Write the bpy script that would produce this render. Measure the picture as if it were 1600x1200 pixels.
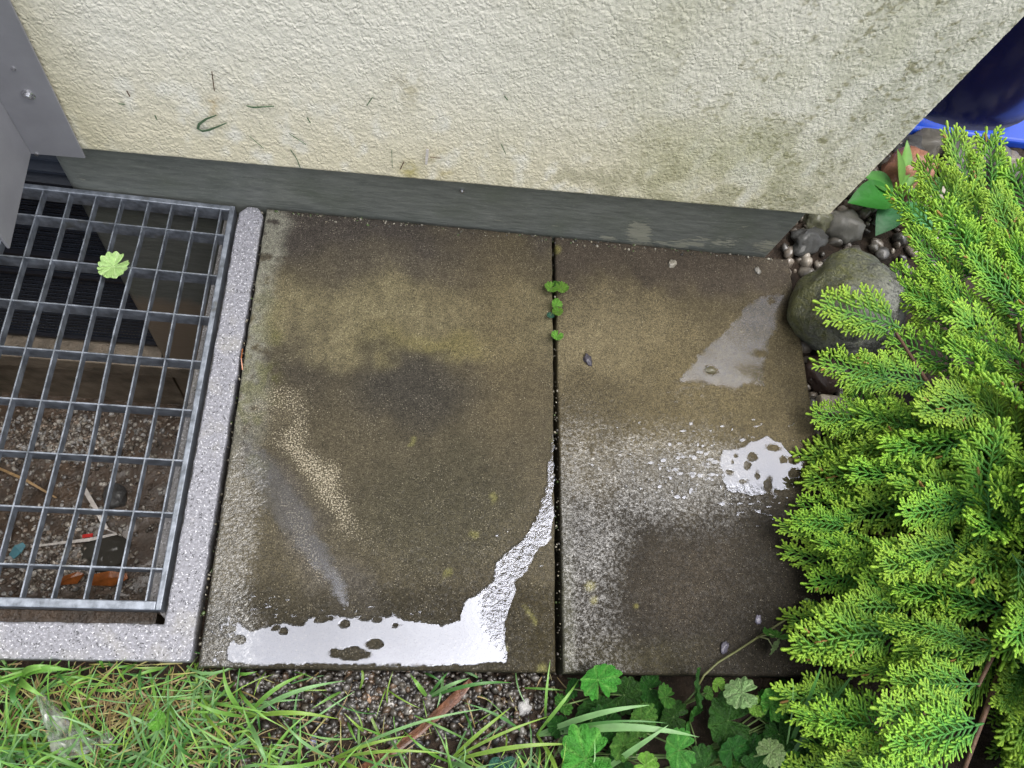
import bpy, bmesh, math, random
import numpy as np
from mathutils import Vector, Matrix, Euler, noise as mnoise

for o in list(bpy.data.objects): bpy.data.objects.remove(o)
sc = bpy.context.scene
COL = sc.collection
PI = math.pi
rnd = random.Random(11)

# ------------------------------------------------------------------ camera
CAMH = 1.17                     # lens height above the slabs (slabs are 0.50 x 0.75 m)
FPX = 1220.0                    # focal length in photo pixels (1600 wide)
RW = np.array([[0.981797334485695, 0.07596221377928879, 0.17407968311820313],
               [0.004195390274516165, -0.9249889869502311, 0.37997075245501405],
               [0.18988520926398897, -0.3723239397333117, -0.9084704129492805]])
CAM = np.array([0.0, 0.0, CAMH])
cd = bpy.data.cameras.new('camera'); cam = bpy.data.objects.new('camera', cd); COL.objects.link(cam)
cd.sensor_width = 36; cd.lens = 36 * FPX / 1600; cd.clip_start = 0.02; cd.clip_end = 500
mx = Matrix(((RW[0, 0], -RW[0, 1], -RW[0, 2], 0), (RW[1, 0], -RW[1, 1], -RW[1, 2], 0), (RW[2, 0], -RW[2, 1], -RW[2, 2], CAMH), (0, 0, 0, 1)))
cam.matrix_world = mx
sc.camera = cam

# ------------------------------------------------------------------ sky, sun, exposure (thin bright overcast)
SUN_EL, SUN_AZ = math.radians(76), math.radians(97)      # azimuth clockwise from +Y
w = bpy.data.worlds.new('World'); sc.world = w; w.use_nodes = True
nt = w.node_tree; bg = nt.nodes['Background']
sky = nt.nodes.new('ShaderNodeTexSky'); sky.sky_type = 'NISHITA'; sky.sun_disc = False
sky.sun_elevation = SUN_EL; sky.sun_rotation = SUN_AZ; sky.air_density = 1.0; sky.dust_density = 4.0; sky.ozone_density = 1.0
hs = nt.nodes.new('ShaderNodeHueSaturation'); hs.inputs['Saturation'].default_value = 0.30
nt.links.new(sky.outputs[0], hs.inputs['Color'])
cn = nt.nodes.new('ShaderNodeTexNoise'); cn.inputs['Scale'].default_value = 5.0; cn.inputs['Detail'].default_value = 6
cr = nt.nodes.new('ShaderNodeMapRange'); cr.inputs[1].default_value = 0.3; cr.inputs[2].default_value = 0.7; cr.inputs[3].default_value = 0.6; cr.inputs[4].default_value = 1.3
tcw = nt.nodes.new('ShaderNodeTexCoord'); nt.links.new(tcw.outputs['Generated'], cn.inputs['Vector']); nt.links.new(cn.outputs['Fac'], cr.inputs[0])
mxw = nt.nodes.new('ShaderNodeVectorMath'); mxw.operation = 'SCALE'; nt.links.new(hs.outputs[0], mxw.inputs[0]); nt.links.new(cr.outputs[0], mxw.inputs['Scale'])
nt.links.new(mxw.outputs[0], bg.inputs['Color'])
bg.inputs['Strength'].default_value = 0.15
sd = bpy.data.lights.new('sun', 'SUN'); sun = bpy.data.objects.new('sun', sd); COL.objects.link(sun)
sd.energy = 1.5; sd.angle = math.radians(58); sd.color = (1.0, 0.97, 0.92)
sdir = Vector((math.sin(SUN_AZ) * math.cos(SUN_EL), math.cos(SUN_AZ) * math.cos(SUN_EL), math.sin(SUN_EL)))
sun.rotation_euler = sdir.to_track_quat('Z', 'Y').to_euler(); sun.location = sdir * 20
vs = sc.view_settings; vs.view_transform = 'Standard'; vs.look = 'None'; vs.exposure = 1.1; vs.gamma = 1; vs.use_curve_mapping = False

# ------------------------------------------------------------------ layout helpers
def G(px, py, z=0.0):
    """photo point -> metres on the horizontal plane at height z"""
    v = RW @ np.array([px - 800.0, py - 600.0, FPX]); t = (z - CAM[2]) / v[2]
    return CAM + v * t
def proj(P):
    c = (np.asarray(P, float) - CAM) @ RW
    return 800 + FPX * c[..., 0] / c[..., 2], 600 + FPX * c[..., 1] / c[..., 2]
WY, WS = 0.7843, 0.0165         # plinth line: y = WY + WS*x  (house stands about 1 degree off the slabs)
def wall_y(x, out=0.0): return WY + WS * x - out
def onwall(px, py, out=0.02):
    v = RW @ np.array([px - 800.0, py - 600.0, FPX]); t = (WY - out) / (v[1] - WS * v[0])
    return CAM + v * t

# ------------------------------------------------------------------ noise (numpy value noise)
def vnoise(x, y, seed=0):
    x = np.asarray(x, float); y = np.asarray(y, float)
    xi = np.floor(x).astype(np.int64); yi = np.floor(y).astype(np.int64); fx = x - xi; fy = y - yi
    def h(a, b):
        n = (a * 374761393 + b * 668265263 + seed * 1442695041) & 0x7fffffff
        n = ((n ^ (n >> 13)) * 1274126177) & 0x7fffffff
        n = n ^ (n >> 16)
        return (n & 0xffff) / 65535.0
    u = fx * fx * (3 - 2 * fx); v = fy * fy * (3 - 2 * fy)
    a = h(xi, yi) * (1 - u) + h(xi + 1, yi) * u; b = h(xi, yi + 1) * (1 - u) + h(xi + 1, yi + 1) * u
    return a * (1 - v) + b * v
def fbm(x, y, seed=0, o=4):
    s = 0; a = 0.5; t = 0
    for i in range(o):
        s = s + a * vnoise(np.asarray(x) * 2 ** i + 17.3 * i, np.asarray(y) * 2 ** i - 9.1 * i, seed + i); t += a; a *= 0.5
    return s / t
def sstep(a, b, x): t = np.clip((x - a) / (b - a), 0, 1); return t * t * (3 - 2 * t)
def lerp(a, b, t): return a + (b - a) * t

# ------------------------------------------------------------------ mesh helpers
def mesh_from(name, V, F, C=None, smooth=False, extra=None):
    me = bpy.data.meshes.new(name)
    me.from_pydata([tuple(map(float, v)) for v in V], [], [tuple(int(i) for i in f) for f in F])
    if C is not None:
        at = me.attributes.new('col', 'FLOAT_COLOR', 'POINT')
        C = np.asarray(C, float); 
        if C.shape[1] == 3: C = np.hstack([C, np.ones((len(C), 1))])
        at.data.foreach_set('color', C.astype(np.float32).ravel())
    for k, arr in (extra or {}).items():
        at = me.attributes.new(k, 'FLOAT', 'POINT'); at.data.foreach_set('value', np.asarray(arr, np.float32).ravel())
    if smooth: me.polygons.foreach_set('use_smooth', np.ones(len(me.polygons), bool))
    me.update()
    return me
class MB:
    def __init__(s): s.V = []; s.F = []; s.C = []
    def add(s, V, F, col=(1, 1, 1)):
        b = len(s.V); V = [tuple(map(float, v)) for v in V]; s.V += V
        s.F += [tuple(i + b for i in f) for f in F]
        if len(col) == len(V) and hasattr(col[0], '__len__'): s.C += [tuple(c)[:3] for c in col]
        else: s.C += [tuple(col)[:3]] * len(V)
    def box(s, x0, x1, y0, y1, z0, z1, col=(1, 1, 1)):
        s.add([(x, y, z) for z in (z0, z1) for y in (y0, y1) for x in (x0, x1)],
              [(0, 2, 3, 1), (4, 5, 7, 6), (0, 1, 5, 4), (2, 6, 7, 3), (0, 4, 6, 2), (1, 3, 7, 5)], col)
    def hexa(s, q0, q1, col=(1, 1, 1)):     # lower quad, upper quad (both ccw from above)
        s.add(list(q0) + list(q1), [(3, 2, 1, 0), (4, 5, 6, 7), (0, 1, 5, 4), (1, 2, 6, 5), (2, 3, 7, 6), (3, 0, 4, 7)], col)
    def tube(s, pts, rads, n=6, col=(1, 1, 1), cap=True):
        pts = [Vector(p) for p in pts]; V = []; F = []; cols = []
        up = Vector((0.13, 0.21, 1)).normalized()
        for i, p in enumerate(pts):
            d = (pts[min(i + 1, len(pts) - 1)] - pts[max(i - 1, 0)]).normalized()
            a = d.cross(up); a = a.normalized() if a.length > 1e-4 else Vector((1, 0, 0)); b = d.cross(a)
            r = rads[i] if hasattr(rads, '__len__') else rads
            for k in range(n):
                t = 2 * PI * k / n; V.append(p + a * math.cos(t) * r + b * math.sin(t) * r)
        for i in range(len(pts) - 1):
            for k in range(n): F.append((i * n + k, i * n + (k + 1) % n, (i + 1) * n + (k + 1) % n, (i + 1) * n + k))
        if cap: F.append(tuple(range(n - 1, -1, -1))); F.append(tuple(range((len(pts) - 1) * n, len(pts) * n)))
        s.add(V, F, col)
    def mesh(s, name, smooth=False): return mesh_from(name, s.V, s.F, s.C, smooth)
    def obj(s, name, mat, parent=None, smooth=False): return link(name, s.mesh(name, smooth), mat, parent)
def link(name, me, mat=None, parent=None, loc=None, rot=None, scale=None):
    o = bpy.data.objects.new(name, me); COL.objects.link(o)
    if mat is not None and me is not None:
        if not me.materials: me.materials.append(mat)
    if parent is not None: o.parent = parent
    if loc is not None: o.location = loc
    if rot is not None: o.rotation_euler = rot
    if scale is not None: o.scale = (scale,) * 3 if not hasattr(scale, '__len__') else scale
    return o
def tag(o, label, cat=None, group=None, kind=None):
    o['label'] = label
    if cat: o['category'] = cat
    if group: o['group'] = group
    if kind: o['kind'] = kind
    return o
def empty(name, loc, rz=0.0):
    o = bpy.data.objects.new(name, None); COL.objects.link(o); o.location = loc; o.rotation_euler = (0, 0, rz); o.empty_display_size = 0.02
    return o
def bevel(o, wd, seg=2):
    m = o.modifiers.new('bevel', 'BEVEL'); m.width = wd; m.segments = seg; m.limit_method = 'ANGLE'

# ------------------------------------------------------------------ materials
def new_mat(name):
    m = bpy.data.materials.new(name); m.use_nodes = True
    return m, m.node_tree, m.node_tree.nodes['Principled BSDF']
def N(nt, t, **kw):
    n = nt.nodes.new(t)
    for k, v in kw.items():
        if k in n.inputs: n.inputs[k].default_value = v
        else: setattr(n, k, v)
    return n
def mathn(nt, op, a, b=None):
    n = nt.nodes.new('ShaderNodeMath'); n.operation = op
    for i, v in enumerate((a, b)):
        if v is None: continue
        if hasattr(v, 'links') or hasattr(v, 'is_linked'): nt.links.new(v, n.inputs[i])
        else: n.inputs[i].default_value = v
    return n.outputs[0]
def mixc(nt, fac, a, b, blend='MIX'):
    n = nt.nodes.new('ShaderNodeMix'); n.data_type = 'RGBA'; n.blend_type = blend
    for sock, v in ((n.inputs[0], fac), (n.inputs[6], a), (n.inputs[7], b)):
        if hasattr(v, 'is_linked'): nt.links.new(v, sock)
        elif hasattr(v, '__len__'): sock.default_value = (*v[:3], 1)
        else: sock.default_value = v
    return n.outputs[2]
def ramp(nt, fac, a, b, lo=0.0, hi=1.0):
    n = nt.nodes.new('ShaderNodeMapRange'); n.clamp = True
    nt.links.new(fac, n.inputs[0]); n.inputs[1].default_value = a; n.inputs[2].default_value = b; n.inputs[3].default_value = lo; n.inputs[4].default_value = hi
    return n.outputs[0]
def geo_co(nt):
    n = nt.nodes.new('ShaderNodeNewGeometry'); return n.outputs['Position']
def obj_co(nt):
    n = nt.nodes.new('ShaderNodeTexCoord'); return n.outputs['Object']
def noise_out(nt, co, scale, detail=3, rough=0.55, out='Fac'):
    n = N(nt, 'ShaderNodeTexNoise', Scale=scale, Detail=detail, Roughness=rough); nt.links.new(co, n.inputs['Vector']); return n.outputs[out]
def bump(nt, h, dist, strength=1.0, prev=None):
    n = N(nt, 'ShaderNodeBump', Strength=strength, Distance=dist); nt.links.new(h, n.inputs['Height'])
    if prev is not None: nt.links.new(prev, n.inputs['Normal'])
    return n.outputs[0]
def attr(nt, name, out='Color'):
    n = nt.nodes.new('ShaderNodeAttribute'); n.attribute_name = name; return n.outputs[out]

def simple_mat(name, base=None, rough=0.6, metal=0.0, var=0.25, nscale=40, bscale=200, bdist=0.0005, spec=0.5, coat=0.0, transl=0.0, attrcol=False, objrand=0.0):
    m, nt, b = new_mat(name); co = obj_co(nt)
    c = attr(nt, 'col') if attrcol else None
    n1 = noise_out(nt, co, nscale, 5)
    f = ramp(nt, n1, 0.3, 0.7, 1 - var, 1 + var)
    src = c if attrcol else base
    comb = nt.nodes.new('ShaderNodeCombineXYZ')
    for i in range(3): nt.links.new(f, comb.inputs[i])
    out = mixc(nt, 1.0, src, comb.outputs[0], 'MULTIPLY')
    if objrand:
        oi = nt.nodes.new('ShaderNodeObjectInfo'); h = nt.nodes.new('ShaderNodeHueSaturation')
        nt.links.new(ramp(nt, oi.outputs['Random'], 0, 1, 0.5 - 0.03 * objrand, 0.5 + 0.03 * objrand), h.inputs['Hue'])
        nt.links.new(ramp(nt, oi.outputs['Random'], 0, 1, 1 - 0.4 * objrand, 1 + 0.4 * objrand), h.inputs['Value'])
        nt.links.new(out, h.inputs['Color']); out = h.outputs[0]
    nt.links.new(out, b.inputs['Base Color'])
    b.inputs['Roughness'].default_value = rough; b.inputs['Metallic'].default_value = metal
    b.inputs['Specular IOR Level'].default_value = spec
    b.inputs['Coat Weight'].default_value = coat; b.inputs['Coat Roughness'].default_value = 0.06
    if bdist: nt.links.new(bump(nt, noise_out(nt, co, bscale, 4), bdist), b.inputs['Normal'])
    if transl:
        t = nt.nodes.new('ShaderNodeBsdfTranslucent'); nt.links.new(out, t.inputs['Color'])
        mx_ = nt.nodes.new('ShaderNodeMixShader'); mx_.inputs[0].default_value = transl
        o = nt.nodes['Material Output']; nt.links.new(b.outputs[0], mx_.inputs[1]); nt.links.new(t.outputs[0], mx_.inputs[2]); nt.links.new(mx_.outputs[0], o.inputs[0])
    return m

# --- cream render
def make_render_mat():
    m, nt, b = new_mat('cream_render'); co = geo_co(nt)
    c = attr(nt, 'col')
    sp = noise_out(nt, co, 420, 3)
    c2 = mixc(nt, ramp(nt, sp, 0.56, 0.72, 0, 0.35), c, (0.34, 0.31, 0.22))
    nt.links.new(c2, b.inputs['Base Color']); b.inputs['Roughness'].default_value = 0.62
    b.inputs['Specular IOR Level'].default_value = 0.35
    mp = nt.nodes.new('ShaderNodeMapping'); mp.inputs['Scale'].default_value = (1, 1, 0.75); nt.links.new(co, mp.inputs[0])
    dn = nt.nodes.new('ShaderNodeTexNoise'); dn.inputs['Scale'].default_value = 90; nt.links.new(mp.outputs[0], dn.inputs['Vector'])
    dv = nt.nodes.new('ShaderNodeVectorMath'); dv.operation = 'MULTIPLY_ADD'; nt.links.new(dn.outputs['Color'], dv.inputs[0]); dv.inputs[1].default_value = (0.012,) * 3; nt.links.new(mp.outputs[0], dv.inputs[2])
    vo = N(nt, 'ShaderNodeTexVoronoi', Scale=205.0); vo.feature = 'SMOOTH_F1'; vo.inputs['Smoothness'].default_value = 0.35; nt.links.new(dv.outputs[0], vo.inputs['Vector'])
    h1 = ramp(nt, vo.outputs['Distance'], 0.75, 0.1); h2 = noise_out(nt, mp.outputs[0], 480, 3, 0.6); h3 = noise_out(nt, mp.outputs[0], 60, 2, 0.5)
    h = mathn(nt, 'ADD', mathn(nt, 'MULTIPLY', h1, ramp(nt, h3, 0.35, 0.65, 0.45, 1.0)), mathn(nt, 'MULTIPLY', h2, 0.55))
    nt.links.new(bump(nt, h, 0.0016, 0.8), b.inputs['Normal'])
    return m
# --- wet weathered concrete (slabs): colour + wetness + grit come from vertex attributes
def make_slab_mat():
    m, nt, b = new_mat('wet_concrete_slab'); co = obj_co(nt)
    c = attr(nt, 'col'); wet = attr(nt, 'wet', 'Fac'); grit = attr(nt, 'grit', 'Fac')
    g1 = noise_out(nt, co, 560, 2, 0.6); g2 = noise_out(nt, co, 210, 4, 0.65); g3 = noise_out(nt, co, 30, 4, 0.6)
    v = nt.nodes.new('ShaderNodeCombineXYZ')
    f = mathn(nt, 'MULTIPLY', mathn(nt, 'MULTIPLY', ramp(nt, g1, 0.3, 0.7, 0.35, 1.75), ramp(nt, g2, 0.3, 0.7, 0.62, 1.42)), ramp(nt, g3, 0.3, 0.7, 0.86, 1.14))
    for i in range(3): nt.links.new(f, v.inputs[i])
    c2 = mixc(nt, 1.0, c, v.outputs[0], 'MULTIPLY')
    vo = N(nt, 'ShaderNodeTexVoronoi', Scale=330.0); nt.links.new(co, vo.inputs['Vector'])
    pale = attr(nt, 'pale', 'Fac')
    pn = noise_out(nt, co, 420, 4, 0.7)
    pm = ramp(nt, mathn(nt, 'ADD', pn, mathn(nt, 'MULTIPLY', mathn(nt, 'SUBTRACT', pale, 0.5), 0.45)), 0.53, 0.6)
    c2 = mixc(nt, mathn(nt, 'MULTIPLY', pm, ramp(nt, pale, 0.0, 0.25)), c2, (0.36, 0.32, 0.24))
    spk = mathn(nt, 'MULTIPLY', ramp(nt, vo.outputs['Distance'], 0.16, 0.09), ramp(nt, noise_out(nt, co, 120, 1), 0.46, 0.6))
    c3 = mixc(nt, mathn(nt, 'MULTIPLY', spk, 0.75), c2, (0.42, 0.38, 0.28))
    nt.links.new(c3, b.inputs['Base Color'])
    nt.links.new(ramp(nt, wet, 0, 1, 0.8, 0.5), b.inputs['Roughness']); b.inputs['Specular IOR Level'].default_value = 0.18
    nt.links.new(mathn(nt, 'MULTIPLY', ramp(nt, wet, 0.0, 0.5), ramp(nt, mathn(nt, 'ADD', mathn(nt, 'ADD', mathn(nt, 'MULTIPLY', noise_out(nt, co, 230, 5, 0.78), 0.88), mathn(nt, 'MULTIPLY', noise_out(nt, co, 38, 3, 0.6), 0.12)), mathn(nt, 'MULTIPLY', wet, 0.14)), 0.50, 0.80)), b.inputs['Coat Weight']); b.inputs['Coat IOR'].default_value = 2.35; b.inputs['Coat Roughness'].default_value = 0.05
    nt.links.new(bump(nt, mathn(nt, 'ADD', g1, g2), 0.0009, 0.8), b.inputs['Normal'])
    gn = noise_out(nt, co, 210, 3, 0.6)
    bn = nt.nodes.new('ShaderNodeBump'); bn.inputs['Distance'].default_value = 0.0032
    nt.links.new(gn, bn.inputs['Height']); nt.links.new(ramp(nt, grit, 0, 1, 0.12, 1.0), bn.inputs['Strength'])
    nt.links.new(bn.outputs[0], b.inputs['Coat Normal'])
    return m
def make_kerb_mat():
    m, nt, b = new_mat('pale_cast_concrete'); co = geo_co(nt)
    g = noise_out(nt, co, 230, 5, 0.72); lo = noise_out(nt, co, 14, 4)
    c = mixc(nt, ramp(nt, g, 0.3, 0.7), (0.10, 0.10, 0.112), (0.31, 0.31, 0.35))
    c = mixc(nt, ramp(nt, lo, 0.52, 0.75, 0, 0.5), c, (0.33, 0.31, 0.24))
    vo = N(nt, 'ShaderNodeTexVoronoi', Scale=300.0); nt.links.new(co, vo.inputs['Vector'])
    pit = mathn(nt, 'MULTIPLY', ramp(nt, vo.outputs['Distance'], 0.34, 0.2), ramp(nt, noise_out(nt, co, 90, 1), 0.5, 0.56))
    c = mixc(nt, pit, c, (0.06, 0.06, 0.065))
    wsp = mathn(nt, 'MULTIPLY', ramp(nt, noise_out(nt, co, 330, 1), 0.62, 0.68), 0.8)
    c = mixc(nt, wsp, c, (0.62, 0.62, 0.66))
    z = nt.nodes.new('ShaderNodeSeparateXYZ'); nt.links.new(co, z.inputs[0])
    c = mixc(nt, ramp(nt, z.outputs[2], -0.008, -0.06), c, (0.085, 0.075, 0.05))
    nt.links.new(c, b.inputs['Base Color']); b.inputs['Roughness'].default_value = 0.5
    h = mathn(nt, 'SUBTRACT', g, mathn(nt, 'MULTIPLY', pit, 0.8))
    nt.links.new(bump(nt, h, 0.0016, 0.7), b.inputs['Normal'])
    return m
def make_plinth_mat():
    m, nt, b = new_mat('grey_green_plinth_paint'); co = geo_co(nt)
    st = nt.nodes.new('ShaderNodeMapping'); st.inputs['Scale'].default_value = (1, 1, 5); nt.links.new(co, st.inputs[0])
    n1 = noise_out(nt, st.outputs[0], 30, 5, 0.6); n2 = noise_out(nt, co, 9, 4, 0.6)
    c = mixc(nt, ramp(nt, n1, 0.3, 0.72), (0.102, 0.110, 0.101), (0.182, 0.192, 0.174))
    c = mixc(nt, ramp(nt, n2, 0.5, 0.7, 0, 0.6), c, (0.105, 0.120, 0.092))
    bare = attr(nt, 'col', 'Fac')
    msk = ramp(nt, mathn(nt, 'ADD', bare, mathn(nt, 'MULTIPLY', mathn(nt, 'SUBTRACT', noise_out(nt, st.outputs[0], 45, 5, 0.65), 0.5), 1.6)), 0.5, 0.56)
    c = mixc(nt, msk, c, (0.26, 0.26, 0.21))
    scr = mathn(nt, 'MULTIPLY', ramp(nt, noise_out(nt, st.outputs[0], 130, 4, 0.7), 0.585, 0.66), 0.75)
    c = mixc(nt, scr, c, (0.24, 0.25, 0.22))
    z = nt.nodes.new('ShaderNodeSeparateXYZ'); nt.links.new(co, z.inputs[0])
    lowm = ramp(nt, mathn(nt, 'ADD', z.outputs[2], mathn(nt, 'MULTIPLY', noise_out(nt, co, 25, 4), 0.08)), -0.33, -0.37)
    c = mixc(nt, lowm, c, (0.24, 0.19, 0.14))
    nt.links.new(c, b.inputs['Base Color']); b.inputs['Roughness'].default_value = 0.42
    nt.links.new(bump(nt, mathn(nt, 'ADD', n1, mathn(nt, 'MULTIPLY', msk, -0.5)), 0.002, 0.6), b.inputs['Normal'])
    return m
def make_water_mat(name='water_puddle', ior=1.88, rough=0.02):
    m, nt, b = new_mat(name); co = geo_co(nt)
    rip = attr(nt, 'ripple', 'Fac')
    gl = nt.nodes.new('ShaderNodeBsdfGlossy'); gl.inputs['Roughness'].default_value = rough; gl.inputs['Color'].default_value = (0.82, 0.86, 1, 1)
    tr = nt.nodes.new('ShaderNodeBsdfTransparent'); tr.inputs['Color'].default_value = (0.985, 0.985, 0.98, 1)
    fr = nt.nodes.new('ShaderNodeFresnel'); fr.inputs['IOR'].default_value = ior
    bn = nt.nodes.new('ShaderNodeBump'); bn.inputs['Distance'].default_value = 0.004
    nt.links.new(noise_out(nt, co, 130, 3, 0.6), bn.inputs['Height']); nt.links.new(ramp(nt, rip, 0, 1, 0.015, 0.5), bn.inputs['Strength'])
    nt.links.new(bn.outputs[0], gl.inputs['Normal']); nt.links.new(bn.outputs[0], fr.inputs['Normal'])
    mxs = nt.nodes.new('ShaderNodeMixShader'); nt.links.new(mathn(nt, 'MULTIPLY', fr.outputs[0], attr(nt, 'edge', 'Fac')), mxs.inputs[0]); nt.links.new(tr.outputs[0], mxs.inputs[1]); nt.links.new(gl.outputs[0], mxs.inputs[2])
    nt.links.new(mxs.outputs[0], nt.nodes['Material Output'].inputs[0])
    nt.nodes.remove(b)
    return m
def make_soil_mat():
    m, nt, b = new_mat('wet_soil'); co = geo_co(nt)
    n1 = noise_out(nt, co, 40, 6, 0.65); n2 = noise_out(nt, co, 260, 4, 0.6)
    c = mixc(nt, ramp(nt, n1, 0.3, 0.7), (0.010, 0.007, 0.005), (0.040, 0.026, 0.017))
    c = mixc(nt, ramp(nt, n2, 0.6, 0.7, 0, 0.6), c, (0.10, 0.075, 0.055))
    nt.links.new(c, b.inputs['Base Color']); b.inputs['Roughness'].default_value = 0.75; b.inputs['Specular IOR Level'].default_value = 0.25
    nt.links.new(bump(nt, mathn(nt, 'ADD', n1, mathn(nt, 'MULTIPLY', n2, 0.5)), 0.006, 0.9), b.inputs['Normal'])
    return m
def make_galv_mat():
    m, nt, b = new_mat('galvanised_steel'); co = geo_co(nt)
    n1 = noise_out(nt, co, 60, 4, 0.6); n2 = noise_out(nt, co, 400, 2)
    c = mixc(nt, ramp(nt, n1, 0.35, 0.68), (0.13, 0.145, 0.17), (0.30, 0.33, 0.385))
    c = mixc(nt, ramp(nt, noise_out(nt, co, 22, 5, 0.7), 0.58, 0.7, 0, 0.55), c, (0.13, 0.125, 0.09))
    nt.links.new(c, b.inputs['Base Color']); b.inputs['Metallic'].default_value = 0.55
    nt.links.new(ramp(nt, n1, 0.3, 0.7, 0.28, 0.5), b.inputs['Roughness'])
    nt.links.new(bump(nt, n2, 0.0006, 0.5), b.inputs['Normal'])
    return m
def make_boulder_mat():
    m, nt, b = new_mat('mossy_boulder'); co = obj_co(nt)
    n1 = noise_out(nt, co, 45, 6, 0.7); n2 = noise_out(nt, co, 190, 4, 0.7); n3 = noise_out(nt, co, 14, 4, 0.6)
    c = mixc(nt, ramp(nt, n2, 0.35, 0.65), (0.028, 0.030, 0.024), (0.17, 0.175, 0.16))
    c = mixc(nt, ramp(nt, n1, 0.48, 0.60, 0, 0.8), c, (0.36, 0.37, 0.35))
    xyz = nt.nodes.new('ShaderNodeSeparateXYZ'); nt.links.new(co, xyz.inputs[0])
    mo = mathn(nt, 'ADD', mathn(nt, 'ADD', mathn(nt, 'MULTIPLY', xyz.outputs[1], 7.0), mathn(nt, 'MULTIPLY', xyz.outputs[0], -3.0)), mathn(nt, 'MULTIPLY', mathn(nt, 'SUBTRACT', n1, 0.5), 3.0))
    c = mixc(nt, ramp(nt, mo, -0.15, 0.6), c, mixc(nt, ramp(nt, n2, 0.3, 0.7), (0.030, 0.036, 0.010), (0.115, 0.115, 0.035)))
    nt.links.new(c, b.inputs['Base Color']); b.inputs['Roughness'].default_value = 0.45
    b.inputs['Coat Weight'].default_value = 0.08; b.inputs['Coat Roughness'].default_value = 0.3
    nt.links.new(bump(nt, mathn(nt, 'ADD', n1, mathn(nt, 'MULTIPLY', n2, 0.7)), 0.009, 1.0), b.inputs['Normal'])
    return m

M = dict(render=make_render_mat(), slab=make_slab_mat(), kerb=make_kerb_mat(), plinth=make_plinth_mat(), water=make_water_mat(),
         soil=make_soil_mat(), galv=make_galv_mat(), boulder=make_boulder_mat())
M['water_film'] = make_water_mat('water_film', 1.95, 0.16); M['water_film_thin'] = make_water_mat('water_film_thin', 1.6, 0.16)
M['sheet'] = simple_mat('grey_coated_sheet_metal', (0.27, 0.27, 0.295), 0.42, 0.2, 0.10, 18, 300, 0.0002)
M['steel'] = simple_mat('bright_screw_steel', (0.6, 0.6, 0.62), 0.25, 0.95, 0.15, 200, 300, 0.0002)
M['black'] = simple_mat('black_mesh_wire', (0.012, 0.013, 0.020), 0.45, 0.0, 0.2, 60, 300, 0.0002)
M['dark'] = simple_mat('dark_window_void', (0.008, 0.009, 0.012), 0.35, 0, 0.2, 20, 100, 0.0002)
M['frame'] = simple_mat('dark_blue_grey_frame', (0.024, 0.030, 0.044), 0.4, 0, 0.2, 40, 200, 0.0004)
M['shaft'] = simple_mat('dirty_shaft_concrete', (0.23, 0.19, 0.145), 0.55, 0, 0.45, 22, 120, 0.003)
M['mud'] = simple_mat('brown_pit_mud', (0.080, 0.055, 0.038), 0.35, 0, 0.55, 26, 130, 0.004, coat=0.25)
M['stone'] = simple_mat('wet_pebble_stone', rough=0.35, var=0.35, nscale=120, bscale=300, bdist=0.0006, attrcol=True, coat=0.5)
M['cobble'] = simple_mat('wet_cobble_stone', rough=0.4, var=0.4, nscale=40, bscale=120, bdist=0.0015, attrcol=True, coat=0.35)
M['grass'] = simple_mat('grass_blade', rough=0.42, var=0.15, nscale=60, bdist=0, attrcol=True, transl=0.3)
M['ivy'] = simple_mat('ivy_leaf', rough=0.36, var=0.3, nscale=2.6, bscale=7, bdist=0.012, attrcol=True, transl=0.22, objrand=0.45, coat=0.04, spec=0.28)
M['thuja'] = simple_mat('thuja_scale_foliage', rough=0.42, var=0.16, nscale=90, bscale=600, bdist=0.0008, attrcol=True, transl=0.2, objrand=0.3)
M['bark'] = simple_mat('brown_bark', (0.085, 0.045, 0.025), 0.7, 0, 0.4, 60, 150, 0.002)
M['stick'] = simple_mat('wet_red_brown_wood', (0.11, 0.042, 0.020), 0.38, 0, 0.6, 90, 200, 0.002, coat=0.4)
M['tan'] = simple_mat('tan_dry_twig', (0.38, 0.25, 0.12), 0.55, 0, 0.3, 80, 200, 0.0005)
M['white'] = simple_mat('white_plastic_strip', (0.62, 0.58, 0.55), 0.4, 0, 0.2, 60, 200, 0.0004)
M['red'] = simple_mat('red_plastic_scrap', (0.65, 0.025, 0.02), 0.35, 0, 0.1, 60, 200, 0.0002)
M['teal'] = simple_mat('pale_blue_scrap', (0.10, 0.26, 0.32), 0.45, 0, 0.2, 60, 200, 0.0004)
M['orange'] = simple_mat('orange_brown_dead_leaf', (0.32, 0.10, 0.025), 0.3, 0, 0.45, 40, 150, 0.001, coat=0.4)
M['blue'] = simple_mat('bright_blue_plastic', (0.010, 0.06, 0.46), 0.25, 0, 0.12, 12, 100, 0.0002, coat=0.3)
M['navy'] = simple_mat('shaded_navy_plastic', (0.001, 0.003, 0.034), 0.2, 0, 0.25, 8, 100, 0.0002)  # tub body darker than the flange: shade on its sides put into the navy
M['roof'] = simple_mat('roof_tile_brown', (0.12, 0.06, 0.04), 0.7, 0, 0.3, 3, 20, 0.01)
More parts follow.
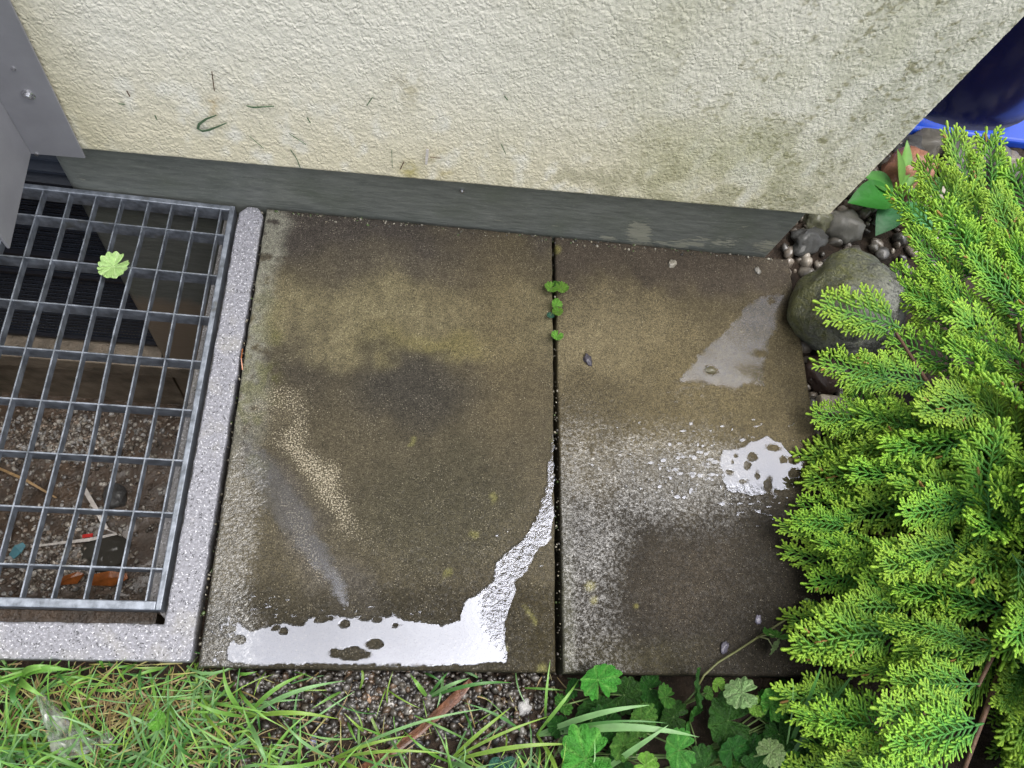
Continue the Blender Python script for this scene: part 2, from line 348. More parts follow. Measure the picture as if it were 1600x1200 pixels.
def make_film_mat():
    m, nt, b = new_mat('clear_plastic_film'); co = obj_co(nt)
    gl = nt.nodes.new('ShaderNodeBsdfGlossy'); gl.inputs['Roughness'].default_value = 0.28; gl.inputs['Color'].default_value = (0.85, 0.85, 0.85, 1)
    tr = nt.nodes.new('ShaderNodeBsdfTransparent'); tr.inputs['Color'].default_value = (0.9, 0.9, 0.88, 1)
    df = nt.nodes.new('ShaderNodeBsdfDiffuse'); df.inputs['Color'].default_value = (0.42, 0.43, 0.40, 1)
    m1 = nt.nodes.new('ShaderNodeMixShader'); m1.inputs[0].default_value = 0.75; nt.links.new(gl.outputs[0], m1.inputs[1]); nt.links.new(df.outputs[0], m1.inputs[2])
    m2 = nt.nodes.new('ShaderNodeMixShader'); nt.links.new(ramp(nt, noise_out(nt, co, 60, 4), 0.35, 0.65, 0.06, 0.5), m2.inputs[0]); nt.links.new(tr.outputs[0], m2.inputs[1]); nt.links.new(m1.outputs[0], m2.inputs[2])
    nt.links.new(m2.outputs[0], nt.nodes['Material Output'].inputs[0]); nt.nodes.remove(b)
    return m
M['film'] = make_film_mat()
M['leaf'] = simple_mat('pale_fallen_leaf', rough=0.5, var=0.18, nscale=3, bscale=9, bdist=0.002, attrcol=True, transl=0.15)
M['clipping'] = simple_mat('dried_grass_clipping', (0.075, 0.13, 0.07), 0.6, 0, 0.3, 200, 300, 0.0002)

# ================================================================== GROUND
SOIL = -0.035
PX0, PX1, PY0, PY1 = -1.05, -0.235, 0.085, 0.90      # hole for the light shaft
def build_ground():
    def axis(lo, hi, step, cuts, far):
        a = list(np.arange(lo, hi + 1e-6, step))
        a = [v for v in a if all(abs(v - c) > step * 0.45 for c in cuts)] + list(cuts)
        return np.array(sorted(a + [-far, -6, 6, far] if far else a))
    xs = axis(-1.6, 2.0, 0.016, (PX0, PX1), 60.0); ys = axis(-0.9, 2.2, 0.016, (PY0, PY1), 60.0)
    X, Y = np.meshgrid(xs, ys)
    far = (np.abs(X) > 2.1) | (np.abs(Y) > 2.3)
    Z = SOIL + np.where(far, 0, (fbm(X * 22, Y * 22, 3) - 0.5) * 0.016 + (fbm(X * 70, Y * 70, 9) - 0.5) * 0.008)
    Z = np.where((X > -1.1) & (X < 0.78) & (Y > 0.03), np.minimum(Z, SOIL - 0.012), Z)
    nx = len(xs); V = np.stack([X, Y, Z], -1).reshape(-1, 3); F = []
    for j in range(len(ys) - 1):
        for i in range(nx - 1):
            cx, cy = (xs[i] + xs[i + 1]) / 2, (ys[j] + ys[j + 1]) / 2
            if PX0 < cx < PX1 and PY0 < cy < PY1: continue
            F.append((j * nx + i, j * nx + i + 1, (j + 1) * nx + i + 1, (j + 1) * nx + i))
    o = link('ground', mesh_from('ground', V, F, None, True), M['soil']); o['kind'] = 'structure'
build_ground()

# ================================================================== HOUSE
def build_house():
    h = empty('house', (0.745, wall_y(0.745, 0.02), 0))
    tag(h, 'house with cream textured render wall above a grey-green painted plinth', 'house')
    org = Vector(h.location)
    XR = 0.745
    def bz(x): return 0.1415 + 0.0300 * x                  # lower edge of the render rises a little to the corner
    xs = np.concatenate([np.linspace(-4.0, -0.7, 9)[:-1], np.arange(-0.7, XR, 0.0024), [XR]])
    zt = np.concatenate([np.arange(0, 0.66, 0.0024), [0.7, 0.9, 1.2, 2, 3, 4, 5.7]])
    X, T = np.meshgrid(xs, zt)
    Z = bz(X) * np.clip(1 - T / 1.0, 0, 1) + T + 0.14 * np.clip(T, 0, 1)
    wx = (vnoise(X * 70, Z * 50, 14) - .5) * 1.3; wz = (vnoise(X * 70, Z * 50, 15) - .5) * 1.3
    n1 = fbm(X * 165 + wx, Z * 120 + wz, 5, 2); n2 = vnoise(X * 60, Z * 50, 8)
    relief = sstep(0.30, 0.62, n1) * 0.0004 + (n2 - 0.5) * 0.0006
    dense = (X > -0.7) & (T < 0.66)
    out = np.where(dense, relief, 0.001)
    edge = np.clip((XR - X) / 0.006, 0, 1); low = np.clip(T / 0.006, 0, 1)
    out = out - (1 - np.sqrt(1 - (1 - edge) ** 2)) * 0.005 - (1 - np.sqrt(1 - (1 - low) ** 2)) * 0.005
    Xj = X + np.where(X >= XR - 1e-6, (fbm(T * 150, T * 0 + 3, 4, 2) - 0.5) * 0.005, 0)
    Zj = Z + np.where(T <= 1e-6, (fbm(X * 60, X * 0 + 7, 6, 3) - 0.5) * 0.007, 0)
    Yw = wall_y(X, 0.02) - out
    # render colour with algae / dirt
    px, py = proj(np.stack([X, Yw, Zj], -1))
    base = np.array([0.81, 0.785, 0.69])
    C = np.ones(X.shape + (3,)) * base
    big = fbm(X * 4, Z * 3, 21, 4); fin = fbm(X * 45, Z * 25, 22, 4); dots = fbm(X * 160, Z * 160, 23, 2)
    def mixin(col, a): 
        nonlocal C
        a = np.clip(a, 0, 1)[..., None]; C = C * (1 - a) + np.array(col) * a
    hgt = Z - bz(X)
    mixin((0.70, 0.63, 0.43), 0.7 * sstep(0.30, 0.0, hgt) * sstep(0.25, 0.6, fin + 0.2 * big))       # yellow splash zone
    mixin((0.38, 0.36, 0.24), 0.55 * sstep(0.48, 0.68, fbm(X * 9, Z * 6, 31, 5)) * sstep(-0.1, 0.35, X) * sstep(0.45, 0.62, fin))
    mixin((0.46, 0.46, 0.27), 0.5 * sstep(0.36, 0.66, fbm(X * 7, Z * 4, 33, 5)) * sstep(0.0, 0.6, X) )
    mixin((0.36, 0.36, 0.26), 0.5 * sstep(0.40, 0.75, X + 0.30 * (big - 0.5)) * (0.55 + 0.45 * sstep(0.4, 0.6, fin)))     # grey-dirty corner
    mixin((0.28, 0.26, 0.15), 0.8 * sstep(0.60, 0.70, dots) * sstep(0.1, 0.6, X) * sstep(0.42, 0.58, fin))
    mixin((0.50, 0.46, 0.30), 0.55 * sstep(-0.36, -0.44, X + 0.05 * (fin - .5)))
    for (dx, dy, r, col, k) in ((1060, 235, 120, (0.50, 0.47, 0.30), .5), (1180, 250, 90, (0.42, 0.43, 0.25), .55), (1120, 60, 160, (0.50, 0.48, 0.34), .45), (900, 90, 120, (.55, .53, .42), .35)):
        mixin(col, k * np.exp(-((px - dx) ** 2 + (1.6 * (py - dy)) ** 2) / r ** 2) * (.45 + .55 * fin))
    # two rusty dabs beside the sheet-metal profile
    for (dx, dy, r, col) in ((335, 165, 14, (0.55, 0.40, 0.18)), (640, 268, 16, (0.42, 0.36, 0.10)), (690, 262, 22, (0.50, 0.42, 0.20)), (640, 140, 30, (0.55, 0.50, 0.35))):
        mixin(col, 0.75 * np.exp(-((px - dx) ** 2 + (py - dy) ** 2) / r ** 2) * sstep(0.42, 0.62, fin + 0.03) * (.4 + .6 * sstep(.4, .6, dots)))
    nx = len(xs); nz = len(zt); V = np.stack([Xj, Yw, Zj], -1).reshape(-1, 3).tolist(); Cc = C.reshape(-1, 3).tolist()
    F = [(j * nx + i, j * nx + i + 1, (j + 1) * nx + i + 1, (j + 1) * nx + i) for j in range(nz - 1) for i in range(nx - 1)]
    b0 = len(V)                                          # drip underside
    for i in range(nx): V.append((xs[i] - (0.004 if i == nx - 1 else 0), wall_y(xs[i], -0.01), Zj[0, i])); Cc.append(base * 0.8)
    F += [(b0 + i, b0 + i + 1, i + 1, i) for i in range(nx - 1)]
    b1 = len(V)                                          # the return side of the corner
    for d in (0.03, 4.0):
        for j in range(nz): V.append((XR - d * WS, wall_y(XR, 0.02) + d, Zj[j, nx - 1])); Cc.append(base)
    for j in range(nz - 1):
        a, c = j * nx + nx - 1, (j + 1) * nx + nx - 1
        F.append((a, b1 + j, b1 + j + 1, c)); F.append((b1 + j, b1 + nz + j, b1 + nz + j + 1, b1 + j + 1))
    V = np.array(V) - np.array(org)
    link('wall', mesh_from('wall', V, F, np.array(Cc), True), M['render'], h)
    # plinth (right of the cellar window) down into the shaft; attribute marks bare patches
    xs = np.concatenate([np.linspace(-0.519, 0.724, 200)]); zs = np.concatenate([np.linspace(-1.12, -0.1, 20)[:-1], np.linspace(-0.1, 0.165, 40)])
    X, Z = np.meshgrid(xs, zs)
    rr = np.clip(1 - (X + 0.519) / 0.03, 0, 1); rr2 = np.clip(1 - (0.724 - X) / 0.006, 0, 1)
    Y = wall_y(X) + 0.03 * (1 - np.sqrt(1 - rr ** 2)) + 0.006 * (1 - np.sqrt(1 - rr2 ** 2)) + (fbm(X * 30, Z * 60, 3, 3) - .5) * 0.0016
    px, py = proj(np.stack([X, Y, Z], -1))
    bare = np.zeros(X.shape)
    for cx, cy, rx, ry, k in ((1000, 365, 26, 26, 0.75), (1060, 382, 75, 9, 0.6), (1130, 378, 40, 12, 0.6), (950, 372, 40, 7, 0.55), (1200, 385, 40, 14, 0.6), (1165, 358, 25, 8, .4), (1100, 375, 60, 8, .5), (850, 352, 50, 5, .4), (760, 345, 60, 4, .35), (130, 280, 30, 14, .35), (620, 335, 70, 4, .3)):
        bare = np.maximum(bare, k * np.exp(-(((px - cx) / rx) ** 2 + ((py - cy) / ry) ** 2) ** 1.5))
    nx = len(xs); V = np.stack([X, Y, Z], -1).reshape(-1, 3).tolist(); Cb = np.repeat(bare.reshape(-1, 1), 3, 1).tolist()
    F = [(j * nx + i, j * nx + i + 1, (j + 1) * nx + i + 1, (j + 1) * nx + i) for j in range(len(zs) - 1) for i in range(nx - 1)]
    n = len(V)
    for j in range(len(zs)): V.append((0.724 - 0.0, wall_y(0.724) + 0.5, zs[j])); Cb.append((0, 0, 0))
    F += [(j * nx + nx - 1, n + j, n + j + 1, (j + 1) * nx + nx - 1) for j in range(len(zs) - 1)]
    n = len(V)
    for j in range(len(zs)): V.append((-0.519, wall_y(-0.519) + 0.12, zs[j])); Cb.append((0, 0, 0))
    F += [(n + j, j * nx, (j + 1) * nx, n + j + 1) for j in range(len(zs) - 1)]
    link('plinth', mesh_from('plinth', np.array(V) - np.array(org), F, np.array(Cb), True), M['plinth'], h)
    # anchor with a chipped ring on the plinth
    p = onwall(722, 297, 0.0); mb = MB()
    mb.tube([(p[0], p[1] + 0.002, p[2]), (p[0], p[1] - 0.003, p[2])], 0.004, 8); mb.tube([(p[0], p[1], p[2]), (p[0], p[1] - 0.006, p[2])], 0.0018, 6)
    mb.V = [tuple(np.array(v) - np.array(org)) for v in mb.V]; mb.obj('wall_anchor', M['steel'], h)
    # roof verge, gable side
    mb = MB(); mb.box(-5.2, 0.05, -0.02, 5.0, 5.84 - 0.01, 6.0); mb.obj('roof', M['roof'], h)
    mb = MB(); x0 = -4.0 - org.x; mb.box(-0.6 - org.x - 0.7, -0.519 - org.x + 0.0, 0.16, 0.2, -1.1, 0.3); mb.obj('window_void', M['dark'], h)
    mb = MB(); mb.box(x0, -1.32 - org.x, 0.02, 0.4, -1.12, 0.17); mb.obj('plinth', M['plinth'], h)
    # sill and rough wall under the cellar window
    mb = MB(); mb.box(-1.32 - org.x, -0.5195 - org.x, 0.012, 0.3, -1.12, -0.72); mb.obj('cellar_wall', M['shaft'], h)
    mb = MB(); mb.box(-1.32 - org.x, -0.26 - org.x, -0.018, 0.0105, -0.775, -0.712)
    s = mb.obj('window_sill', M['shaft'], h); bevel(s, 0.004)
    return h
house = build_house()

# ------------------------------------------------------------------ cellar window with black mesh screen
def build_cellar_window():
    r = empty('cellar_window', (-0.92, wall_y(-0.92) + 0.05, -0.71))
    tag(r, 'black wire mesh screen over the cellar window beneath the steel grating', 'window')
    x0, x1, z0, z1 = -0.39, 0.402, 0.0, 0.80
    fr = MB(); fr.box(x0, x1, 0.03, 0.045, z0, z1); fr.obj('pane', M['dark'], r)
    mb = MB()
    for i in range(int((x1 - x0) / 0.0075)):
        x = x0 + i * 0.0075; mb.box(x, x + 0.0014, 0.004, 0.0055, z0, z1 - 0.12)
    mb.obj('wire_mesh', M['black'], r)['kind'] = 'stuff'
    mb = MB()
    for k in range(int((z1 - 0.12) / 0.0085)):
        z = z0 + k * 0.0085; mb.box(x0, x1, 0.002 + 0.001 * (k % 2), 0.004 + 0.001 * (k % 2), z, z + 0.0028)
    mb.obj('wire_mesh', M['frame'], r)['kind'] = 'stuff'
    for z, d in ((0.315, 0.006), (0.40, 0.010), (0.005, 0.008)):
        mb = MB(); mb.box(x0, x1, -d, 0.001, z, z + 0.009); mb.obj('mesh_fold', M['black'], r)
    for k in range(3):
        mb = MB(); z = z1 - 0.125 + k * 0.034
        mb.hexa([(x0, -0.022, z), (x1, -0.022, z), (x1, 0.012, z + 0.012), (x0, 0.012, z + 0.012)], [(x0, -0.022, z + 0.006), (x1, -0.022, z + 0.006), (x1, 0.012, z + 0.02), (x0, 0.012, z + 0.02)])
        mb.obj('slat', M['frame'], r)
    c = onwall(57, 494, -0.045); mb = MB()
    mb.tube([(c[0] + 0.92, 0.002, c[2] + 0.71), (c[0] + 0.92, -0.003, c[2] + 0.71)], 0.0075, 12); mb.obj('washer', M['steel'], r)
build_cellar_window()

# ------------------------------------------------------------------ grey sheet-metal profile on the wall, left
def build_profile():
    y = wall_y(-0.485, 0.02) - 0.004
    r = empty('metal_profile', (-0.4855, y, 0.115)); r.rotation_euler = (0, 0, math.atan(WS))
    tag(r, 'grey sheet metal angle profile screwed upright to the cream wall', 'metal profile')
    mb = MB(); mb.hexa([(-0.0365, -0.003, 0.0), (0.0385, -0.003, 0.003), (0.0385, 0.0005, 0.003), (-0.0365, 0.0005, 0.0)], [(-0.0365, -0.003, 1.6), (0.0385, -0.003, 1.6), (0.0385, 0.0005, 1.6), (-0.0365, 0.0005, 1.6)])
    bevel(mb.obj('back_plate', M['sheet'], r), 0.0008)
    mb = MB(); mb.hexa([(-0.0405, -0.158, -0.012), (-0.0365, -0.158, -0.012), (-0.0365, 0.0, 0.0), (-0.0405, 0.0, 0.0)], [(-0.0405, -0.158, 1.6), (-0.0365, -0.158, 1.6), (-0.0365, 0.0, 1.6), (-0.0405, 0.0, 1.6)])
    bevel(mb.obj('flange', M['sheet'], r), 0.0008)
    s = onwall(45, 145, 0.024); lx = s[0] + 0.4855
    mb = MB(); z = s[2] - 0.115; mb.tube([(lx, -0.0028, z), (lx, -0.0045, z), (lx, -0.005, z)], [0.0085, 0.0085, 0.0075], 20); sc_ = mb.obj('screw', M['steel'], r, False)
    mb = MB(); mb.tube([(lx, -0.0045, z), (lx, -0.0075, z), (lx, -0.0088, z)], [0.0052, 0.005, 0.0035], 14); mb.obj('screw_head', M['steel'], sc_)
    for px_, py_, q in ((22, 104, .0028), (58, 238, .003)):
        s = onwall(px_, py_, 0.024); mb = MB(); mb.tube([(s[0] + .4855, -0.0026, s[2] - .115), (s[0] + .4855, -0.005, s[2] - .115)], q, 10); mb.obj('rivet', M['steel'], r)
build_profile()

# ================================================================== LIGHT SHAFT
def build_shaft():
    r = empty('light_shaft', (-0.64, 0.45, -1.08))
    tag(r, 'pale concrete light shaft surround with kerb beside the grating', 'light shaft')
    def L(p): return (p[0] + 0.64, p[1] - 0.45, p[2] + 1.08)
    # kerb = L of two cast arms (right and front) plus left arm off frame, one casting
    ox = lambda y: -0.213 + (y - 0.05) * 0.0115; ix = lambda y: -0.2535 + (y - 0.1) * 0.0145
    ytop = 0.776; ch = 0.014
    outer = [(-1.05, 0.052), (ox(.052), 0.052), (ox(ytop - ch), ytop - ch), (ox(ytop) - 0.009, ytop), (ix(ytop) + 0.013, ytop + 0.001), (ix(ytop), ytop - ch * 0.9), (ix(.1), 0.0985), (-1.02, 0.0985)]
    mb = MB(); n = len(outer); V = []; rg = random.Random(4)
    # subdivide outline for a slightly chipped edge
    pts = []
    for i in range(n):
        a, b = outer[i], outer[(i + 1) % n]; k = max(1, int(math.dist(a, b) / 0.012))
        for t in range(k):
            q = t / k; j = 0.0 if t == 0 else rg.uniform(-1, 1) * 0.0009
            pts.append((lerp(a[0], b[0], q) + j, lerp(a[1], b[1], q) + j))
    bm = bmesh.new(); vv = [bm.verts.new(L((p[0], p[1], 0.0))) for p in pts]; f = bm.faces.new(vv)
    ret = bmesh.ops.extrude_face_region(bm, geom=[f]); 
    for v in [g for g in ret['geom'] if isinstance(g, bmesh.types.BMVert)]: v.co.z -= 0.15
    bmesh.ops.recalc_face_normals(bm, faces=bm.faces)
    me = bpy.data.meshes.new('kerb'); bm.to_mesh(me); bm.free()
    bevel(link('kerb', me, M['kerb'], r), 0.003)
    mb = MB(); mb.box(-1.05 + .64, -0.955 + .64, 0.0985 - .45, 0.79 - .45, 0.93, 1.08); bevel(mb.obj('kerb', M['kerb'], r), 0.003)
    # rebate ledge the grating rests on
    mb = MB(); mb.hexa([L((-0.286, 0.134, -.12)), L((-.2515, .099, -.12)), L((-.2425, .774, -.12)), L((-.272, .774, -.12))], [L((-0.286, 0.134, -.034)), L((-.2515, .099, -.034)), L((-.2425, .774, -.034)), L((-.272, .774, -.034))]); mb.obj('ledge', M['kerb'], r)
    mb = MB(); mb.box(-.96 + .64, -.2862 + .64, .0987 - .45, .122 - .45, .93, 0.985); mb.obj('ledge', M['mud'], r)  # front ledge takes the mud colour as painted shadow in the gap
    # shaft walls
    mb = MB(); mb.box(-.24 + .64, -.20 + .64, .06 - .45, .775 - .45, 0.0, .93); mb.obj('shaft_wall', M['shaft'], r)
    mb = MB(); mb.box(-1.05 + .64, -.2405 + .64, .055 - .45, .09 - .45, 0.0, .93); mb.obj('shaft_wall', M['shaft'], r)
    mb = MB(); mb.box(-1.05 + .64, -1.0 + .64, .0905 - .45, .79 - .45, 0.0, .93); mb.obj('shaft_wall', M['shaft'], r)
    xs = np.linspace(-1.02, -0.21, 90); ys = np.linspace(0.06, 0.80, 80); X, Y = np.meshgrid(xs, ys)
    Z = -1.055 + (fbm(X * 9, Y * 9, 41, 4) - .5) * 0.03 + (fbm(X * 50, Y * 50, 43, 2) - .5) * 0.006
    nx = len(xs); V = np.stack([X + .64, Y - .45, Z + 1.08], -1).reshape(-1, 3)
    F = [(j * nx + i, j * nx + i + 1, (j + 1) * nx + i + 1, (j + 1) * nx + i) for j in range(79) for i in range(nx - 1)]
    link('shaft_floor', mesh_from('shaft_floor', V, F, None, True), M['mud'], r)
build_shaft()

def pitz(x, y): return -1.055 + (float(fbm(x * 9, y * 9, 41, 4)) - .5) * 0.03

def build_grate():
    x1, x0, y0, y1 = -0.2605, -0.985, 0.117, 0.7735
    r = empty('steel_grating', (x1, y0, -0.033))
    tag(r, 'galvanised steel grating with rectangular openings over the light shaft', 'grating')
    z1, z0, zt = 0.031, 0.0, 0.033
    sl = 0.0145
    # frame rails
    mb = MB(); mb.hexa([(x0 - x1, 0, 0), (-0.008 + 0, 0, 0), (-.008, .012, 0), (x0 - x1, .012, 0)], [(x0 - x1, 0, zt), (-.008, 0, zt), (-.008, .012, zt), (x0 - x1, .012, zt)]); bevel(mb.obj('frame_rail', M['galv'], r), 0.0016)
    mb = MB(); mb.hexa([(x0 - x1, y1 - y0 - .009, 0), (sl * .65 - .008, y1 - y0 - .009, 0), (sl * .65 - .008, y1 - y0, 0), (x0 - x1, y1 - y0, 0)], [(x0 - x1, y1 - y0 - .009, zt), (sl * .65 - .008, y1 - y0 - .009, zt), (sl * .65 - .008, y1 - y0, zt), (x0 - x1, y1 - y0, zt)]); bevel(mb.obj('frame_rail', M['galv'], r), 0.0014)
    h = y1 - y0
    mb = MB(); mb.hexa([(-.0078, 0.0, 0.0), (0.0, 0.0, 0.0), (sl * h, h, 0), (sl * h - .0085, h, 0)], [(-.0078, 0.0, zt + .001), (0.0, 0.0, zt + .001), (sl * h, h, zt + .001), (sl * h - .0085, h, zt + .001)]); bevel(mb.obj('frame_rail', M['galv'], r), 0.0014)
    mb = MB(); mb.box(x0 - x1 - .008, x0 - x1, 0, h, 0, zt + .001); mb.obj('frame_rail', M['galv'], r)
    rows = [.717, .640, .565, .488, .4075, .329, .251, .1725]
    for y in rows:
        mb = MB(); yy = y - y0; mb.hexa([(x0 - x1, yy - .0011, 0.0), (sl * yy - .006, yy - .0011, 0.0), (sl * yy - .006, yy + .0011, 0), (x0 - x1, yy + .0011, 0)], [(x0 - x1, yy - .0011, z1 - .001), (sl * yy - .006, yy - .0011, z1 - .001), (sl * yy - .006, yy + .0011, z1 - .001), (x0 - x1, yy + .0011, z1 - .001)])
        mb.obj('cross_bar', M['galv'], r)
    rg = random.Random(5)
    for k in range(18):
        xb = -0.0218 - k * 0.0391; n = 9; V = []; F = []
        ph = rg.uniform(0, 6); am = 0.0028 if k == 3 else 0.0007
        for i in range(n):
            yy = .011 + (h - .019) * i / (n - 1); xx = xb + sl * yy + am * math.sin(ph + i * 1.1)
            V += [(xx - .0010, yy, 0.015), (xx + .0010, yy, 0.015), (xx + .0010, yy, z1), (xx - .0010, yy, z1)]
        for i in range(n - 1):
            a, b = i * 4, i * 4 + 4; F += [(a, b, b + 1, a + 1), (a + 1, b + 1, b + 2, a + 2), (a + 2, b + 2, b + 3, a + 3), (a + 3, b + 3, b, a)]
        mb = MB(); mb.add(V, F); mb.obj('bearing_bar', M['galv'], r)
build_grate()

# ================================================================== PAVING SLABS
def poly_sd(px, py, poly):
    """signed distance (positive inside) of points to polygon, numpy"""
    P = np.array(poly, float); d = np.full(px.shape, 1e9); inside = np.zeros(px.shape, bool)
    for i in range(len(P)):
        a, b = P[i], P[(i + 1) % len(P)]; e = b - a; L = max(1e-9, (e ** 2).sum())
        t = np.clip(((px - a[0]) * e[0] + (py - a[1]) * e[1]) / L, 0, 1)
        d = np.minimum(d, np.hypot(px - a[0] - t * e[0], py - a[1] - t * e[1]))
        if a[1] != b[1]:
            c = ((a[1] > py) != (b[1] > py)) & (px < (b[0] - a[0]) * (py - a[1]) / (b[1] - a[1]) + a[0]); inside ^= c
    return np.where(inside, d, -d)
def blob(px, py, cx, cy, rx, ry, ang=0.0, p=1.0):
    c, s = math.cos(math.radians(ang)), math.sin(math.radians(ang)); dx, dy = px - cx, py - cy
    u = (dx * c + dy * s) / rx; v = (-dx * s + dy * c) / ry
    return np.exp(-(u * u + v * v) ** p)

def build_slab(name, quad, seed, paint, label):
    tl, tr, br, bl = [np.array(q, float) for q in quad]
    nx, ny = 150, 225
    # denser lines at the arris for a rounded edge
    def lin(n): 
        t = np.linspace(0, 1, n); return np.sort(np.concatenate([t, [0.002, 0.005, 0.995, 0.998]]))
    us, vs_ = lin(nx), lin(ny); U, Vv = np.meshgrid(us, vs_)
    P = (tl[None, None] * ((1 - U) * Vv)[..., None] + tr * (U * Vv)[..., None] + br * (U * (1 - Vv))[..., None] + bl * ((1 - U) * (1 - Vv))[..., None])
    X, Y = P[..., 0], P[..., 1]
    eL = 0.0018 * (fbm(Y * 60, Y * 0, seed + 1, 3) - .5); eB = 0.0018 * (fbm(X * 60, X * 0, seed + 2, 3) - .5)
    X = X + eL * (np.clip(1 - U / .03, 0, 1) - np.clip(1 - (1 - U) / .03, 0, 1)); Y = Y + eB * (np.clip(1 - Vv / .03, 0, 1) - np.clip(1 - (1 - Vv) / .03, 0, 1))
    W = np.linalg.norm(tr - tl); H = np.linalg.norm(tl - bl)
    d = np.minimum(np.minimum(U, 1 - U) * W, np.minimum(Vv, 1 - Vv) * H); rb = 0.004
    q = np.clip(1 - d / rb, 0, 1)
    Z = -rb * (1 - np.sqrt(np.clip(1 - q * q, 0, 1))) + (fbm(X * 6, Y * 6, seed, 3) - .5) * 0.0014 + (vnoise(X * 210, Y * 210, seed + 5) - .5) * 0.0004
    px, py = proj(np.stack([X, Y, X * 0], -1))
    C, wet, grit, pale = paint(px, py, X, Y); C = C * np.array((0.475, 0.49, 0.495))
    org = np.array([X.mean(), Y.mean(), -0.05])
    n2 = len(us); V = (np.stack([X, Y, Z], -1).reshape(-1, 3) - org).tolist(); C = C.reshape(-1, 3).tolist(); wet = wet.ravel().tolist(); grit = grit.ravel().tolist(); pale = pale.ravel().tolist()
    F = [(j * n2 + i, j * n2 + i + 1, (j + 1) * n2 + i + 1, (j + 1) * n2 + i) for j in range(len(vs_) - 1) for i in range(n2 - 1)]
    m2 = len(vs_)
    ring = [i for i in range(n2)] + [j * n2 + n2 - 1 for j in range(1, m2)] + [(m2 - 1) * n2 + i for i in range(n2 - 2, -1, -1)] + [j * n2 for j in range(m2 - 2, 0, -1)]
    b = len(V)
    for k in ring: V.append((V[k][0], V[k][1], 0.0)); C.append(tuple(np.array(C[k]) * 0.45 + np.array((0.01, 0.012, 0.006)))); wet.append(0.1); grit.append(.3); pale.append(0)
    nr = len(ring); F += [(ring[(k + 1) % nr], ring[k], b + k, b + (k + 1) % nr) for k in range(nr)]
    F.append(tuple(b + k for k in range(nr)))
    me = mesh_from(name, V, F, np.array(C), False, dict(wet=wet, grit=grit, pale=pale))
    sm = np.ones(len(me.polygons), bool); sm[-nr - 1:] = False; me.polygons.foreach_set('use_smooth', sm)
    o = link(name, me, M['slab'], None, tuple(org))
    tag(o, label, 'paving slab', 'paving slabs along the house')
    return o

def paint1(px, py, X, Y):
    wob = (fbm(X * 14, Y * 14, 61, 4) - .5); wob2 = (fbm(X * 14, Y * 14, 71, 4) - .5)
    px = px + wob * 90; py = py + wob2 * 90; sp = fbm(X * 190, Y * 190, 62, 3); sp2 = fbm(X * 60, Y * 60, 64, 4)
    C = np.ones(px.shape + (3,)) * np.array([0.110, 0.090, 0.056])
    def mx_(col, a):
        nonlocal C
        a = np.clip(a, 0, 1)[..., None]; C = C * (1 - a) + np.array(col) * a
    mx_((0.075, 0.062, 0.052), sstep(420, 360, py + 0.04 * px - 20))
    mx_((0.120, 0.100, 0.078), 0.6 * blob(px, py, 640, 415, 170, 35))
    mx_((0.250, 0.210, 0.118), 0.9 * sstep(410, 475, py) * sstep(585, 535, py) * (0.6 + 0.4 * sstep(0.3, 0.6, sp2)))
    mx_((0.26, 0.22, 0.075), 0.6 * blob(px, py, 690, 545, 90, 20))
    mx_((0.155, 0.120, 0.065), 0.7 * blob(px, py, 790, 500, 90, 170))
    mx_((0.060, 0.052, 0.042), 0.9 * blob(px, py, 630, 610, 105, 60, 0, 2))
    mx_((0.060, 0.050, 0.038), 0.7 * blob(px, py, 450, 575, 60, 40))
    mx_((0.072, 0.063, 0.038), 0.7 * blob(px, py, 690, 800, 140, 120, 0, 2))
    mx_((0.040, 0.032, 0.018), 0.9 * sstep(880, 960, py))
    mx_((0.048, 0.037, 0.016), 0.85 * sstep(770, 850, px) * sstep(860, 930, py))
    pale = np.maximum(np.maximum(.58 * blob(px, py, 500, 730, 190, 40, 58, 1.3), .5 * blob(px, py, 430, 640, 70, 50)), np.maximum(  .46 * blob(px, py, 470, 830, 140, 34, 55, 1.3), .32 * sstep(.35, .6, sp2)))
    mx_((0.12, 0.105, 0.095), 0.7 * blob(px, py, 460, 800, 190, 36, 57, 1.5))
    mx_((0.30, 0.285, 0.23), 0.85 * sstep(0.045, 0.015, X + 0.202 + (fbm(X * 0, Y * 16, 66, 3) - .5) * 0.05) * sstep(800, 560, py) * sstep(0.35, 0.5, sp2 + .1))
    mx_((0.14, 0.14, 0.035), 0.55 * blob(px, py, 402, 560, 16, 120) * sstep(.45, .6, sp2))
    mx_((0.12, 0.12, 0.03), 0.5 * blob(px, py, 395, 690, 16, 60) * sstep(.45, .6, sp2))
    pass
    for (a, b, r) in ((758, 792, 10), (697, 913, 8), (733, 830, 8), (768, 1000, 6), (838, 945, 7), (862, 690, 5), (845, 1030, 8), (628, 678, 5)): mx_((0.22, 0.20, 0.07), .8 * blob(px, py, a, b, r, r, 0, 2))
    pxr, pyr = px - wob * 90, py - wob2 * 90
    wet = 0.02 + 0.04 * sstep(620, 880, pyr)
    grit = 0.2 + 0 * px
    eL = sstep(0.075, 0.02, X + 0.202 + wob * .03) * sstep(640, 760, pyr)
    wet = np.maximum(wet, eL); grit = np.maximum(grit, eL)
    e2 = sstep(0.10, 0.03, X + 0.202) * sstep(930, 980, pyr); wet = np.maximum(wet, e2); grit = np.maximum(grit, e2)
    wet = np.where((pxr > 780) & (pyr > 860), 0.05, wet)
    return C, np.clip(wet, 0, 1), grit, pale
